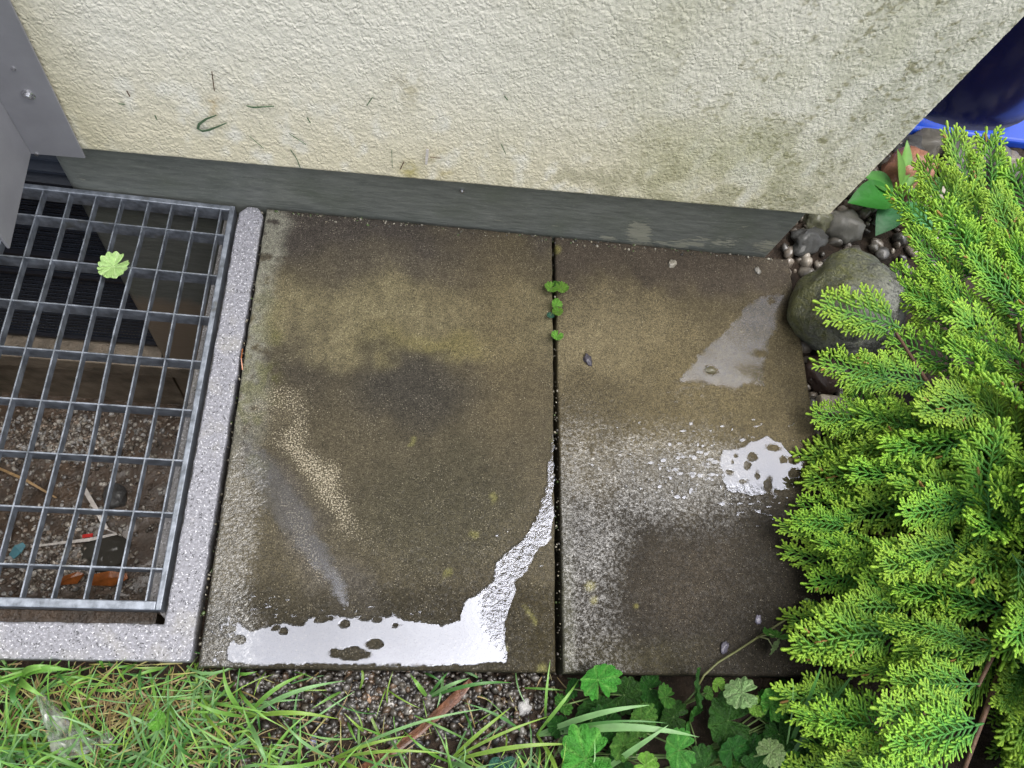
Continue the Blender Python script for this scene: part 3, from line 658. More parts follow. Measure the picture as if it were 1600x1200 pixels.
def paint2(px, py, X, Y):
    wob = (fbm(X * 14, Y * 14, 81, 4) - .5); wob2 = (fbm(X * 14, Y * 14, 82, 4) - .5)
    pxr, pyr = px, py; px = px + wob * 90; py = py + wob2 * 90; sp = fbm(X * 190, Y * 190, 83, 3); sp2 = fbm(X * 60, Y * 60, 84, 4)
    C = np.ones(px.shape + (3,)) * np.array([0.105, 0.083, 0.048])
    def mx_(col, a):
        nonlocal C
        a = np.clip(a, 0, 1)[..., None]; C = C * (1 - a) + np.array(col) * a
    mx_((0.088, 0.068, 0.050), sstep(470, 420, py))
    mx_((0.245, 0.198, 0.115), 0.95 * blob(px, py, 960, 530, 150, 70, 0, 1.4))
    mx_((0.18, 0.140, 0.070), 0.8 * blob(px, py, 1120, 610, 170, 110))
    mx_((0.055, 0.042, 0.034), 0.6 * blob(px, py, 1005, 440, 40, 14))
    mx_((0.028, 0.022, 0.015), 0.97 * sstep(680, 830, py))  # wet concrete tone darkened further: shade over the front end painted in
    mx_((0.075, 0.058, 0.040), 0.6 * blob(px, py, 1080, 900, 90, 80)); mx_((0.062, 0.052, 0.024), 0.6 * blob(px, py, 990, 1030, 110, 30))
    mx_((0.13, 0.125, 0.085), 0.6 * sstep(0.30 + .028, 0.30 + .008, X + wob * .02) * sstep(700, 1000, py))
    pass
    for (a, b, r) in ((922, 916, 8), (928, 938, 6), (994, 947, 4), (870, 390, 7)): mx_((0.24, 0.21, 0.06), .8 * blob(pxr, pyr, a, b, r, r, 0, 2))
    band = np.exp(-((pyr - 735 - (pxr - 1000) * .06 + wob * 60) / 66.0) ** 2) * sstep(1230, 1090, pxr) * (.6 + .4 * sstep(900, 1080, pxr))
    eL = sstep(150, 0, pxr - 880 + wob * 90) * sstep(570, 770, pyr) * (0.4 + 0.5 * sstep(960, 800, pyr))
    wet = np.maximum(0.04, .85 * np.maximum(band, eL)); grit = np.maximum(0.2, np.maximum(band, eL))
    return C, np.clip(wet, 0, 1), np.clip(grit, 0, 1), .30 * sstep(.35, .6, sp2) * sstep(900, 600, pyr)
S1 = build_slab('paving_slab', [(-0.201, wall_y(-.2, .004)), (0.2975, wall_y(.3, .004)), (0.291, 0.043), (-0.2025, 0.0445)], 100, paint1, 'olive-brown wet concrete slab beside the pale shaft kerb, puddle along its front edge')
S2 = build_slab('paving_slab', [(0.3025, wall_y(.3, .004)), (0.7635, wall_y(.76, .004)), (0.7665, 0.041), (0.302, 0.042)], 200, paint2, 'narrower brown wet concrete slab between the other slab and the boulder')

# ------------------------------------------------------------------ puddles: water sheets lying on the slabs
def build_puddle(label, poly, holes=(), extra=(), wob=5.0, ripples=(), seed=1, mat='water'):
    xs_, ys_ = [p[0] for p in poly] + [e[0] for e in extra], [p[1] for p in poly] + [e[1] for e in extra]
    Z = 0.0022
    cs = np.array([G(a, b)[:2] for a in (min(xs_) - 14, max(xs_) + 14) for b in (min(ys_) - 14, max(ys_) + 14)])
    x0, y0 = cs.min(0); x1, y1 = cs.max(0); st = 0.0017
    xs, ys = np.arange(x0, x1, st), np.arange(y0, y1, st); X, Y = np.meshgrid(xs, ys)
    px, py = proj(np.stack([X, Y, X * 0 + Z], -1))
    w1 = (fbm(X * 70, Y * 70, seed, 3) - .5) * 2 * wob + (fbm(X * 230, Y * 230, seed + 9, 2) - .5) * wob * .9
    f = poly_sd(px, py, poly) + w1
    for (a, b, ra, rb_) in extra: f = np.maximum(f, (1 - np.hypot((px - a) / ra, (py - b) / rb_)) * min(ra, rb_) + w1 * 0.25)
    for (a, b, ra, rb_) in holes: f = np.minimum(f, -((1 - np.hypot((px - a) / ra, (py - b) / rb_)) * min(ra, rb_) + w1 * 0.8))
    rip = np.zeros(px.shape)
    for (a, b, ra, rb_, an) in ripples: rip = np.maximum(rip, blob(px, py, a, b, ra, rb_, an, 2))
    fw = 2.2 if mat == 'water' else 14.0 if mat == 'water_film' else 6.0; fade = sstep(0, fw * (.4 + 1.6 * fbm(X * 60, Y * 60, seed + 5, 3)), f) * (1 if mat == 'water' else (.55 + .45 * fbm(X * 40, Y * 40, seed + 3, 3)))
    V = []; F = []; Rv = []; Ev = []; idx = {}
    def vert(key, p, rv, ev=0.0):
        if key not in idx: idx[key] = len(V); V.append(p); Rv.append(rv); Ev.append(ev)
        return idx[key]
    ny, nx = f.shape; pos = f > 0
    anyc = pos[:-1, :-1] | pos[1:, :-1] | pos[:-1, 1:] | pos[1:, 1:]
    for j, i in zip(*np.nonzero(anyc)):
        cr = [(j, i), (j, i + 1), (j + 1, i + 1), (j + 1, i)]; face = []
        for k in range(4):
            a, b = cr[k], cr[(k + 1) % 4]
            if pos[a]: face.append(vert(a, (xs[a[1]], ys[a[0]], Z), rip[a], fade[a]))
            if pos[a] != pos[b]:
                t = f[a] / (f[a] - f[b]); key = (min(a, b), max(a, b))
                face.append(vert(key, (lerp(xs[a[1]], xs[b[1]], t), lerp(ys[a[0]], ys[b[0]], t), Z - 0.0009), rip[a], 0.0))
        if len(face) >= 3: F.append(tuple(face))
    org = np.array([(x0 + x1) / 2, (y0 + y1) / 2, 0])
    me = mesh_from('puddle', np.array(V) - org, F, None, True, dict(ripple=Rv, edge=Ev))
    o = link('puddle', me, M[mat], None, tuple(org)); tag(o, label, 'puddle', kind='structure')
rg = random.Random(21)
dr1 = [(rg.uniform(372, 470), rg.uniform(930, 965), rg.uniform(2, 6), rg.uniform(1.5, 3)) for _ in range(20)] + [(rg.uniform(770, 860), rg.uniform(800, 905), rg.uniform(2, 5), rg.uniform(2, 4)) for _ in range(12)]
dr1 += [(rg.uniform(365, 720), rg.gauss(958, 6), rg.uniform(1.5, 7), rg.uniform(1.2, 3)) for _ in range(45)]
dr1 += [(rg.uniform(330, 378), rg.uniform(960, 1035), rg.uniform(1.5, 4), rg.uniform(1.5, 5)) for _ in range(70)]
build_puddle('bright puddle reflecting the sky along the front edge of a slab',
             [(352, 1034), (356, 1012), (366, 995), (372, 970), (392, 985), (430, 972), (470, 976), (480, 964), (520, 961), (565, 966), (618, 959), (640, 968), (690, 975), (716, 968), (720, 944), (745, 925), (768, 908), (772, 882), (800, 855), (815, 845), (838, 805), (852, 768), (858, 700), (864, 668), (866, 700), (866, 800), (862, 842), (842, 858), (826, 885), (806, 915), (800, 945), (788, 975), (788, 1000), (795, 1036), (700, 1043), (500, 1043), (400, 1042)],
             [(545, 1021, 26, 8), (585, 1007, 11, 5), (430, 981, 4, 3), (505, 967, 9, 3), (538, 973, 4, 3), (618, 977, 5, 2), (375, 998, 6, 5), (443, 986, 3, 2), (520, 1040, 60, 1.6), (590, 968, 7, 3)],
             dr1, 4.5, [(815, 880, 75, 26, -62), (780, 950, 26, 60, 0), (795, 1010, 14, 30, 0), (856, 740, 10, 70, 0)], 3)
dr2 = [(rg.gauss(1110, 45), rg.gauss(728, 26), rg.uniform(1.5, 7), rg.uniform(1.5, 4.5)) for _ in range(150)] + [(rg.uniform(1120, 1270), rg.gauss(785, 14), rg.uniform(1.5, 7), rg.uniform(1.2, 3)) for _ in range(60)] + [(rg.uniform(1080, 1275), rg.uniform(655, 695), rg.uniform(2, 5), rg.uniform(1.5, 3.5)) for _ in range(22)]
dr2 += [(rg.uniform(890, 1100), rg.gauss(730, 36), rg.uniform(1.2, 4), rg.uniform(1, 2.4)) for _ in range(150)]
build_puddle('bright speckled puddle beside the thuja branches',
             [(1124, 712), (1132, 700), (1160, 697), (1178, 688), (1200, 681), (1222, 692), (1232, 706), (1250, 712), (1270, 732), (1274, 752), (1250, 758), (1236, 768), (1215, 766), (1190, 776), (1160, 772), (1138, 768), (1128, 750)],
             [(1176, 713, 6, 5), (1140, 738, 6, 4), (1200, 758, 6, 10), (1168, 728, 3, 4), (1241, 740, 7, 5), (1224, 718, 4, 4), (1243, 718, 8, 5), (1205, 700, 8, 3), (1150, 712, 3, 3), (1160, 752, 5, 3), (1184, 744, 3, 5), (1145, 722, 3, 3)],
             dr2, 4.0, [(1180, 770, 70, 14, 5)], 5)
build_puddle('dull shallow water film below the plinth near the mossy boulder',
             [(1228, 456), (1237, 470), (1238, 498), (1228, 512), (1210, 518), (1202, 545), (1196, 575), (1196, 604), (1170, 602), (1150, 612), (1120, 604), (1090, 600), (1060, 596), (1078, 566), (1105, 540), (1130, 515), (1155, 492), (1168, 472), (1190, 462)],
             [(1187, 552, 6, 4), (1205, 472, 3, 3), (1110, 578, 6, 5)], [(rg.gauss(1075, 18), rg.gauss(612, 14), rg.uniform(2, 8), rg.uniform(1.5, 4)) for _ in range(30)] + [(rg.uniform(1170, 1235), rg.uniform(430, 456), rg.uniform(1, 4), rg.uniform(1, 2)) for _ in range(14)], 6.0, [], 7, 'water_film_thin')
build_puddle('grey water film streak running across the olive-brown slab',
             [(384, 655), (402, 690), (440, 720), (470, 770), (494, 795), (497, 828), (518, 855), (535, 890), (548, 915), (546, 948), (528, 950), (510, 915), (478, 880), (452, 848), (420, 815), (398, 775), (380, 740), (374, 690)], [], [], 6.0, [], 9, 'water_film')

# ================================================================== STONES
def rock_mesh(name, seed, sub=3, rough=0.25, freq=1.6, col=(0.2, 0.2, 0.2), flat=0.75):
    bm = bmesh.new(); bmesh.ops.create_icosphere(bm, subdivisions=sub, radius=1.0)
    off = Vector((seed * 7.13, seed * 3.71, seed * 1.97)); C = []
    for v in bm.verts:
        p = v.co.copy(); d = 1 + rough * mnoise.fractal(p * freq + off, 1.0, 2.0, 3) ; v.co = p * d
        v.co.z *= flat; v.co.y *= 0.8 + 0.2 * math.sin(seed)
        k = 1 + 0.35 * mnoise.noise(p * 2.2 + off); C.append(tuple(c * k for c in col))
    me = bpy.data.meshes.new(name); bm.to_mesh(me); bm.free()
    at = me.attributes.new('col', 'FLOAT_COLOR', 'POINT'); at.data.foreach_set('color', np.hstack([np.array(C), np.ones((len(C), 1))]).astype(np.float32).ravel())
    me.polygons.foreach_set('use_smooth', np.ones(len(me.polygons), bool))
    return me
def build_boulder():
    r = 0.116; me = rock_mesh('boulder', 5, 5, 0.22, 0.9, (.3, .3, .3), 0.72)
    for v in me.vertices: v.co *= r
    c = G(1322, 478, 0.03); o = link('boulder', me, M['boulder'], None, (c[0] + .008, c[1] - .004, SOIL + r * 0.62), (0.1, 0.05, 0.5), (0.95, 1.30, 1.1))
    tag(o, 'large rounded mossy grey boulder between slab and thuja', 'boulder')
build_boulder()
def stone(px, py, rpx, col, seed, label, group=None, flat=.7, mat='cobble', z=SOIL, name='cobblestone', sx=1.0, rz=None, cat='stone'):
    c = G(px, py, z); dist = np.linalg.norm(np.array([c[0], c[1], z]) - CAM); r = rpx * dist / FPX
    me = rock_mesh(name, seed, 3, 0.42, 1.35, col, flat)
    o = link(name, me, M[mat], None, (c[0], c[1], z + r * flat * 0.55), (rnd.uniform(-.2, .2), rnd.uniform(-.2, .2), rnd.uniform(0, 6) if rz is None else rz), (r * sx, r, r))
    return tag(o, label, cat, group)
stone(1258, 382, 27, (.05, .05, .046), 31, 'black wet angular stone wedged between plinth corner and boulder', sx=1.15, rz=.6, flat=.6)
stone(1272, 350, 20, (.11, .11, .06), 32, 'small mossy stone under the render corner', flat=.8)
stone(1312, 360, 24, (.13, .125, .105), 33, 'wet grey-brown stone behind the boulder', flat=.8)
stone(1282, 588, 31, (.045, .022, .015), 34, 'dark red-brown wet stone touching the slab edge below the boulder', sx=1.1, rz=0)
stone(1402, 282, 38, (.30, .13, .075), 35, 'smooth reddish-brown round stone near the blue tub', flat=.8)
stone(1352, 300, 20, (.20, .16, .10), 36, 'small tan stone beside the reddish round stone')
stone(1452, 310, 26, (.42, .37, .31), 37, 'pale cream stone beside the reddish round stone')
stone(1443, 232, 24, (.13, .12, .10), 38, 'grey-brown stone at the foot of the blue tub')
stone(1415, 240, 20, (.05, .05, .05), 39, 'dark wet stone between house corner and blue tub')
stone(1500, 255, 36, (.09, .085, .08), 40, 'broad dark grey stone in front of the blue tub', flat=.5)
stone(1560, 262, 22, (.20, .17, .14), 41, 'tan cobble in front of the blue tub, among twigs')
stone(1330, 325, 16, (.12, .09, .06), 42, 'little brown stone below the house corner')
stone(1290, 668, 20, (.05, .035, .03), 43, 'small dark stone in front of the beige brick')
g_lab = 'rounded cobble on the bare soil under the thuja branches'
for k in range(46):
    px_, py_ = rnd.uniform(1330, 1690), rnd.uniform(225, 720)
    if px_ < 1460 and py_ > 370: continue
    if math.hypot(px_ - 1322, py_ - 478) < 120: continue
    q = rnd.choice([(.11, .105, .09), (.19, .17, .14), (.06, .055, .05), (.25, .21, .16), (.13, .08, .05)])
    g_lab = {.11: 'grey', .19: 'light tan', .06: 'dark', .25: 'pale sandy', .13: 'brown'}[q[0]] + ' rounded cobble on the bare soil under the thuja branches'
    stone(px_, py_, rnd.uniform(13, 26), q, 50 + k, g_lab, 'cobbles under the thuja')
def build_brick():
    c = G(1306, 634, -0.015); mb = MB(); mb.box(-.036, .05, -.019, .019, 0, .03, (.40, .34, .26))
    o = mb.obj('stone_block', M['cobble']); o.location = (c[0] + .005, c[1], SOIL - .004); o.rotation_euler = (0, 0, -.03); bevel(o, .004)
    tag(o, 'beige cut stone block beside the slab edge, below the boulder', 'stone')
build_brick()

# --- gravel (uncountable): one mesh each
base_ico = bmesh.new(); bmesh.ops.create_icosphere(base_ico, subdivisions=2, radius=1.0)
ICO_V = np.array([v.co[:] for v in base_ico.verts]); ICO_F = [tuple(v.index for v in f.verts) for f in base_ico.faces]; base_ico.free()
def gravel(name, pts, rmin, rmax, cols, seed, mat, label):
    rs = np.random.RandomState(seed); Vs = []; Fs = []; Cs = []; b = 0
    for (x, y, z) in pts:
        r = rmin + (rmax - rmin) * rs.rand() ** 1.8
        A = rs.normal(size=(3, 3)); Q, _ = np.linalg.qr(A)
        s = np.array([1.0, rs.uniform(.6, .95), rs.uniform(.45, .8)]) * r
        ph = rs.uniform(0, 6, 3); d = 1 + .13 * np.sin(ICO_V @ rs.normal(size=(3,)) * 2.4 + ph[0]) + .08 * np.sin(ICO_V @ rs.normal(size=(3,)) * 4 + ph[1])
        v = (ICO_V * d[:, None] * s) @ Q.T + np.array([x, y, z + r * .35]); Vs.append(v)
        Fs += [(f[0] + b, f[1] + b, f[2] + b) for f in ICO_F]; b += len(v)
        c = np.array(cols[rs.randint(len(cols))]) * rs.uniform(.6, 1.35); Cs.append(np.repeat(c[None], len(v), 0))
    o = link(name, mesh_from(name, np.vstack(Vs), Fs, np.vstack(Cs), True), M[mat]); tag(o, label, 'gravel', kind='stuff')
GC = [tuple(.43 * v_ for v_ in c_) for c_ in [(.10, .085, .07), (.06, .05, .045), (.17, .15, .13), (.08, .062, .048), (.13, .11, .085), (.24, .22, .20), (.045, .04, .04), (.16, .10, .06)]]
pts = []; rs = np.random.RandomState(5)
while len(pts) < 2200:
    px_, py_ = rs.uniform(360, 885), rs.uniform(1040, 1215)
    dens = max(math.exp(-((px_ - 610) / 120) ** 2 - ((py_ - 1090) / 48) ** 2), .45 * math.exp(-((px_ - 800) / 80) ** 2 - ((py_ - 1110) / 60) ** 2), .6 * math.exp(-((px_ - 450) / 60) ** 2 - ((py_ - 1080) / 35) ** 2), .10)
    if rs.rand() > dens: continue
    p = G(px_, py_, SOIL)
    if p[1] > 0.05: continue
    pts.append((p[0], p[1], SOIL + rs.uniform(-.003, .006)))
gravel('gravel', pts, .0032, .0078, GC, 6, 'stone', 'wet brown-grey fine gravel in front of the slabs')
pts = []
while len(pts) < 2600:
    px_, py_ = rs.uniform(-60, 300), rs.uniform(560, 940); p = G(px_, py_, -1.05)
    if not (-1.0 < p[0] < -.25 and .1 < p[1] < .77): continue
    dens = max(math.exp(-((px_ - 110) / 130) ** 2 - ((py_ - 685) / 36) ** 2), .9 * math.exp(-((px_ - 70) / 70) ** 2 - ((py_ - 870) / 50) ** 2), .55 * math.exp(-((px_ - 140) / 60) ** 2 - ((py_ - 810) / 20) ** 2), .10)
    if rs.rand() > dens: continue
    pts.append((p[0], p[1], pitz(p[0], p[1]) + rs.uniform(-.003, .004)))
gravel('gravel', pts, .0035, .0085, [(.30, .27, .23), (.18, .15, .12), (.42, .39, .35), (.10, .08, .065), (.24, .19, .15), (.34, .33, .32)], 8, 'stone', 'pale fine gravel on the floor of the light shaft')
pts = []
while len(pts) < 420:
    if rs.rand() < .6: px_, py_ = rs.uniform(1225, 1480), rs.uniform(215, 430)
    else: px_, py_ = rs.uniform(1240, 1330), rs.uniform(520, 760)
    p = G(px_, py_, SOIL)
    if (p[1] < .80 and p[0] < .774) or p[0] < .74: continue
    pts.append((p[0], p[1], SOIL + rs.uniform(-.004, .004)))
gravel('gravel', pts, .006, .019, [(.10, .09, .075), (.17, .145, .12), (.25, .22, .18), (.06, .055, .05), (.15, .125, .10)], 19, 'stone', 'wet dark pebbles between slab, boulder and house corner')
pts = []
for k in range(520):
    q = rs.rand()
    if q < .45: x = rs.uniform(-.19, .75); pts.append((x, wall_y(x, .006 + abs(rs.normal(0, .006))), -.0005))
    elif q < .72: pts.append((.300 + rs.normal(0, .0025), rs.uniform(.06, .78), rs.uniform(-.02, -.004)))
    else: pts.append((-.2065 + rs.normal(0, .0025), rs.uniform(.06, .77), rs.uniform(-.03, -.006)))
gravel('grit', pts, .0008, .0030, [(.16, .14, .10), (.07, .06, .04), (.05, .08, .02), (.26, .24, .19), (.04, .035, .03)], 23, 'stone', 'fine grit and moss crumbs in the slab joints and along the plinth')
stone(817, 1105, 12, (.33, .32, .32), 91, 'pale grey angular stone on the soil in front of the slab joint', mat='stone', name='pebble')
stone(652, 1160, 9, (.03, .03, .035), 92, 'black round wet pebble under grass blades', mat='stone', name='pebble')
stone(488, 1160, 9, (.16, .16, .26), 93, 'bluish pebble in the matted grass', mat='stone', name='pebble')
stone(569, 1058, 8, (.26, .26, .36), 94, 'pale bluish pebble against the slab front edge', mat='stone', name='pebble')
stone(580, 1090, 9, (.32, .20, .12), 95, 'tan-orange pebble in the gravel', mat='stone', name='pebble')
stone(608, 1098, 9, (.38, .36, .34), 96, 'pale grey pebble in the gravel', mat='stone', name='pebble')
stone(640, 1108, 8, (.46, .43, .38), 97, 'cream pebble in the gravel', mat='stone', name='pebble')
# bits on the slabs
for px_, py_, r_, c_, l_ in ((918, 563, 7, (.035, .03, .045), 'dark shiny shell-like bit lying on the narrower slab'), (1050, 413, 6, (.22, .20, .16), 'small pebble on the slab close under the plinth'),
                              (1183, 424, 5, (.14, .13, .11), 'small grey grit stone on the slab near the plinth corner'), (1109, 579, 6, (.10, .09, .05), 'small wet pebble standing in the dull water film'),
                              (1131, 1012, 7, (.07, .065, .09), 'dark wet bit beside the ivy runner'), (1184, 968, 5, (.16, .15, .20), 'glinting grit stone on the dark end of the narrower slab')):
    stone(px_, py_, r_, c_, int(px_), l_, None, .55, 'stone', -.001, 'pebble', 1.3)

# ================================================================== BLUE TUB
def build_tub():
    c0 = Vector((1.245, 1.485, SOIL))
    r = empty('blue_tub', c0, 0.03)
    tag(r, 'glossy blue plastic tub with a bright blue base flange behind the house corner', 'tub')
    mb = MB(); mb.box(-.36, .36, -.31, .31, 0, .028); o = mb.obj('base_flange', M['blue'], r); bevel(o, .008, 3)
    mb = MB(); n = 48; rings = [(.298, .027), (.290, .034), (.286, .06), (.288, .2), (.292, .40), (.292, .41), (.30, .43), (.285, .445), (.262, .43), (.255, .2), (.24, .06), (0.001, .05)]
    V = []; F = []
    for (q, z) in rings:
        for k in range(n): t = 2 * PI * k / n; V.append((math.cos(t) * q, math.sin(t) * q, z))
    for i in range(len(rings) - 1):
        for k in range(n): F.append((i * n + k, i * n + (k + 1) % n, (i + 1) * n + (k + 1) % n, (i + 1) * n + k))
    mb.add(V, F); mb.obj('body', M['navy'], r, True)
    mb = MB(); V = []; F = []; rings = [(.293, .405), (.306, .415), (.312, .432), (.304, .45), (.288, .446)]
    for (q, z) in rings:
        for k in range(n): t = 2 * PI * k / n; V.append((math.cos(t) * q, math.sin(t) * q, z))
    for i in range(len(rings) - 1):
        for k in range(n): F.append((i * n + k, i * n + (k + 1) % n, (i + 1) * n + (k + 1) % n, (i + 1) * n + k))
    mb.add(V, F); mb.obj('rim', M['blue'], r, True)
build_tub()

# ================================================================== THUJA
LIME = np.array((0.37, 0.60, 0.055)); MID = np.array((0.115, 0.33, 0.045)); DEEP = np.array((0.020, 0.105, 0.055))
def spray_mesh(seed, lod=0):
    rg = random.Random(seed); mb = MB()
    L = 1.0
    def leafy(p, d, ln, wd, t0, t1):
        """one flattened scale-leaf branchlet from p along d"""
        side = Vector((-d.y, d.x, 0)).normalized(); up = Vector((0, 0, 1)); V = []; F = []; C = []
        if lod: prof = [(0, .35), (.6, 1.0), (1.0, .25)]
        else: prof = [(0, .45), (.3, .95), (.45, .82), (.7, 1.0), (.9, .85), (1.0, .3)]
        brown = t1 > .6 and rg.random() < .005; bend = rg.uniform(-.12, .12); lift = rg.uniform(-.1, .14)
        for (s, w_) in prof:
            c = p + d * (ln * s) + side * (bend * ln * s * s) + up * (lift * ln * s * s); w2 = wd * w_ * .5
            V += [c - side * w2, c + up * w2 * .55, c + side * w2, c - up * w2 * .55]
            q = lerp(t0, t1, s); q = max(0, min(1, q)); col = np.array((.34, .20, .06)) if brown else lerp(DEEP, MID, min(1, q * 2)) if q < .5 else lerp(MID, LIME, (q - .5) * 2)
            C += [col] * 4
        for i in range(len(prof) - 1):
            for k in range(4): F.append((i * 4 + k, i * 4 + (k + 1) % 4, i * 4 + 4 + (k + 1) % 4, i * 4 + 4 + k))
        mb.add(V, F, C)
    nb = 12; axis = lambda s: Vector((.06 * math.sin(seed + s * 2.2), s, .05 * math.sin(s * 2 + seed) - .10 * s * s))
    for i in range(9): 
        s = i / 9; leafy(axis(s), (axis(s + .11) - axis(s)).normalized(), .135, .032 * (1 - .35 * s), .25 + .4 * s, .35 + .5 * s)
    leafy(axis(.98), Vector((0.05, 1, 0)), .1, .036, .8, 1.0)
    for i in range(nb):
        for sgn in (-1, 1):
            s = .06 + .86 * (i + (.5 if sgn > 0 else 0) + rg.uniform(-.15, .15)) / nb
            bl = (.40 * (1 - s) ** .85 + .085) * rg.uniform(.70, 1.22) * (0.55 + .45 * min(1, s / .25))
            an = math.radians(rg.uniform(33, 46)) * sgn
            d = Vector((math.sin(an), math.cos(an), rg.uniform(-.12, .12))).normalized(); p = axis(s); ns = max(2, int(bl / .058))
            bend = sgn * -.12
            for k in range(ns):
                q = k / ns; pp = p + d * (bl * q) + Vector((bend * bl * q * q, 0, -.05 * q * q * bl)); ln = bl / ns * 1.25
                leafy(pp, d, ln, .027, .15 + .35 * s + .45 * q, .3 + .35 * s + .45 * q)
                if k >= 1 or bl < .2:
                    for s2 in (-1, 1):
                        l2 = (.128 * (1 - q * .5) * rg.uniform(.75, 1.2)) * (.7 + .3 * (1 - s))
                        if l2 < .03: continue
                        a2 = an + s2 * math.radians(rg.uniform(30, 44)); d2 = Vector((math.sin(a2), math.cos(a2), rg.uniform(-.2, .2))).normalized()
                        leafy(pp + d * (ln * .5), d2, l2, .028, .25 + .3 * s + .35 * q, .66 + .2 * s + .35 * q)
            leafy(p + d * bl + Vector((bend * bl, 0, -.05 * bl)), d, .07, .028, .75, 1.05)
    return mb.mesh('spray', True)
def build_thuja():
    base = Vector((1.145, 0.25, SOIL)); t = empty('thuja_shrub', base)
    tag(t, 'bright green thuja shrub with flat fan sprays overhanging the narrower slab', 'shrub')
    meshes = [spray_mesh(k) for k in range(11)]
    lows = [spray_mesh(40 + k, 1) for k in range(2)]
    for m_ in meshes + lows: m_.materials.append(M['thuja'])
    rg = random.Random(8)
    mb = MB(); mb.tube([(0, 0, -.02), (.01, .005, .2), (-.005, .01, .4), (.01, 0, .6)], [.028, .022, .014, .004], 8); mb.obj('trunk', M['bark'], t, True)
    def prof(z): return max(.04, .435 - .52 * z)
    mats = []; nl = 0
    stuffV = []; stuffF = []; stuffC = []; sb = 0
    cam_rel = Vector((0, 0, CAMH)) - base
    total = 0
    def xf(az, z, fr, ln):
        dirh = Vector((math.cos(az), math.sin(az), 0)); R_ = prof(z) * fr * (1 + .17 * math.exp(-((az - 4.0) / .55) ** 2))
        tip = dirh * R_ + Vector((0, 0, z))
        el = math.radians(rg.uniform(2, 40)) - (0.2 if z < .12 else 0)
        yaw = rg.gauss(0, .38); dh = Vector((math.cos(az + yaw), math.sin(az + yaw), 0))
        d = (dh * math.cos(el) + Vector((0, 0, math.sin(el)))).normalized()
        p = tip - d * ln
        # fan plane normal: between up and the open side, random roll
        nrm = Vector((0, 0, 1)) * 1.0 + dirh * rg.uniform(-.1, .75) + Vector((rg.gauss(0, .35), rg.gauss(0, .35), 0))
        nrm = (nrm - d * nrm.dot(d)).normalized(); x = d.cross(nrm)
        m = Matrix((x, d, nrm)).transposed().to_4x4() @ Matrix.Diagonal((ln * rg.uniform(.8, 1.2), ln, ln * rg.uniform(.6, 2.2), 1)); m.translation = p
        return m, p, d
    ends = []
    lim = 176
    golden = 2.399963
    for k in range(lim):
        fr_k = k / lim
        if k < 150:      # the leafy side that faces the path
            az = math.radians(rg.uniform(96, 292)); z = .04 + .60 * rg.random() ** 1.25; fr = rg.choice((1.0, 1.0, .98, .90, .84, .76, .66)) * rg.uniform(.96, 1.05)
        else:
            az = math.radians(rg.uniform(-68, 96)); z = .08 + .5 * rg.random(); fr = rg.uniform(.8, 1.0)
        ln = rg.uniform(.12, .215)
        m, p, d = xf(az, z, fr, ln)
        if (base.x + (p + d * ln).x) < .775 and base.z + (p + d * ln).z < 0.03: continue
        o = bpy.data.objects.new('spray', meshes[k % 11]); COL.objects.link(o); o.parent = t; o.matrix_local = m; ends.append((p, k))
    tier = []
    for q in range(3):
        for yy in range(650, 1230, 46):
            tx = 1238 + 14 * math.sin(yy * .05) + q * 78 + (38 if yy < 775 else 0) + (18 if 920 < yy < 1090 else 0) + rg.uniform(-12, 12)
            tier.append((tx, yy + rg.uniform(-12, 12), .045 + .065 * q, tx + rg.uniform(105, 150), yy + rg.uniform(-30, 45), .035 + .06 * q))
    for k in range(6):
        m, p, d = xf(rg.uniform(0, 2 * PI), .62, .5, .15); m.translation = Vector((0, 0, .47)) + d * .02; o = bpy.data.objects.new('spray', meshes[k]); COL.objects.link(o); o.parent = t; o.matrix_local = m
    # leader sprays rising to the wall corner and long tips
    for (px_, py_, zz, bx, by, bz_) in ((1480, 200, .22, 1520, 360, .16), (1395, 300, .16, 1480, 400, .12), (1290, 470, .16, 1400, 520, .12), (1282, 570, .13, 1390, 600, .10), (1278, 640, .06, 1380, 660, .06), (1538, 205, .24, 1545, 340, .18), (1250, 1010, .12, 1390, 1000, .10), (1262, 1115, .11, 1390, 1150, .09), (1240, 820, .06, 1350, 830, .06), (1560, 290, .25, 1600, 400, .2), (1440, 250, .2, 1500, 380, .15), (1420, 360, .16, 1500, 470, .12), (1500, 300, .2, 1560, 440, .16), (1460, 330, .2, 1540, 440, .15), (1590, 250, .26, 1620, 400, .2), (1540, 350, .22, 1600, 480, .18), (1400, 420, .14, 1500, 500, .12), (1470, 420, .18, 1560, 520, .15), (1600, 370, .26, 1660, 500, .2), (1440, 470, .14, 1540, 540, .12), (1410, 520, .13, 1510, 580, .1), (1500, 480, .18, 1600, 560, .15), (1560, 430, .2, 1640, 540, .17), (1480, 540, .16, 1580, 620, .13), (1560, 330, .22, 1600, 470, .18), (1590, 470, .22, 1680, 560, .18), (1540, 520, .2, 1640, 620, .16), (1420, 440, .16, 1520, 500, .13), (1350, 560, .12, 1450, 600, .1), (1510, 390, .2, 1590, 500, .17)) + tuple(tier):
        a = Vector(G(px_, py_, zz)) - base; b = Vector(G(bx, by, bz_)) - base; d = (a - b); ln = d.length; d.normalize()
        vw = (cam_rel - a).normalized(); nrm = (vw + Vector((rg.gauss(0, .25), rg.gauss(0, .25), .2))); nrm = (nrm - d * nrm.dot(d)).normalized(); x = d.cross(nrm)
        m = Matrix((x, d, nrm)).transposed().to_4x4() @ Matrix.Diagonal((ln * rg.uniform(.7, 1.15), ln, ln * rg.uniform(.6, 2.2), 1)); m.translation = b
        o = bpy.data.objects.new('spray', meshes[rg.randrange(11)]); COL.objects.link(o); o.parent = t; o.matrix_local = m; ends.append((b, 0))
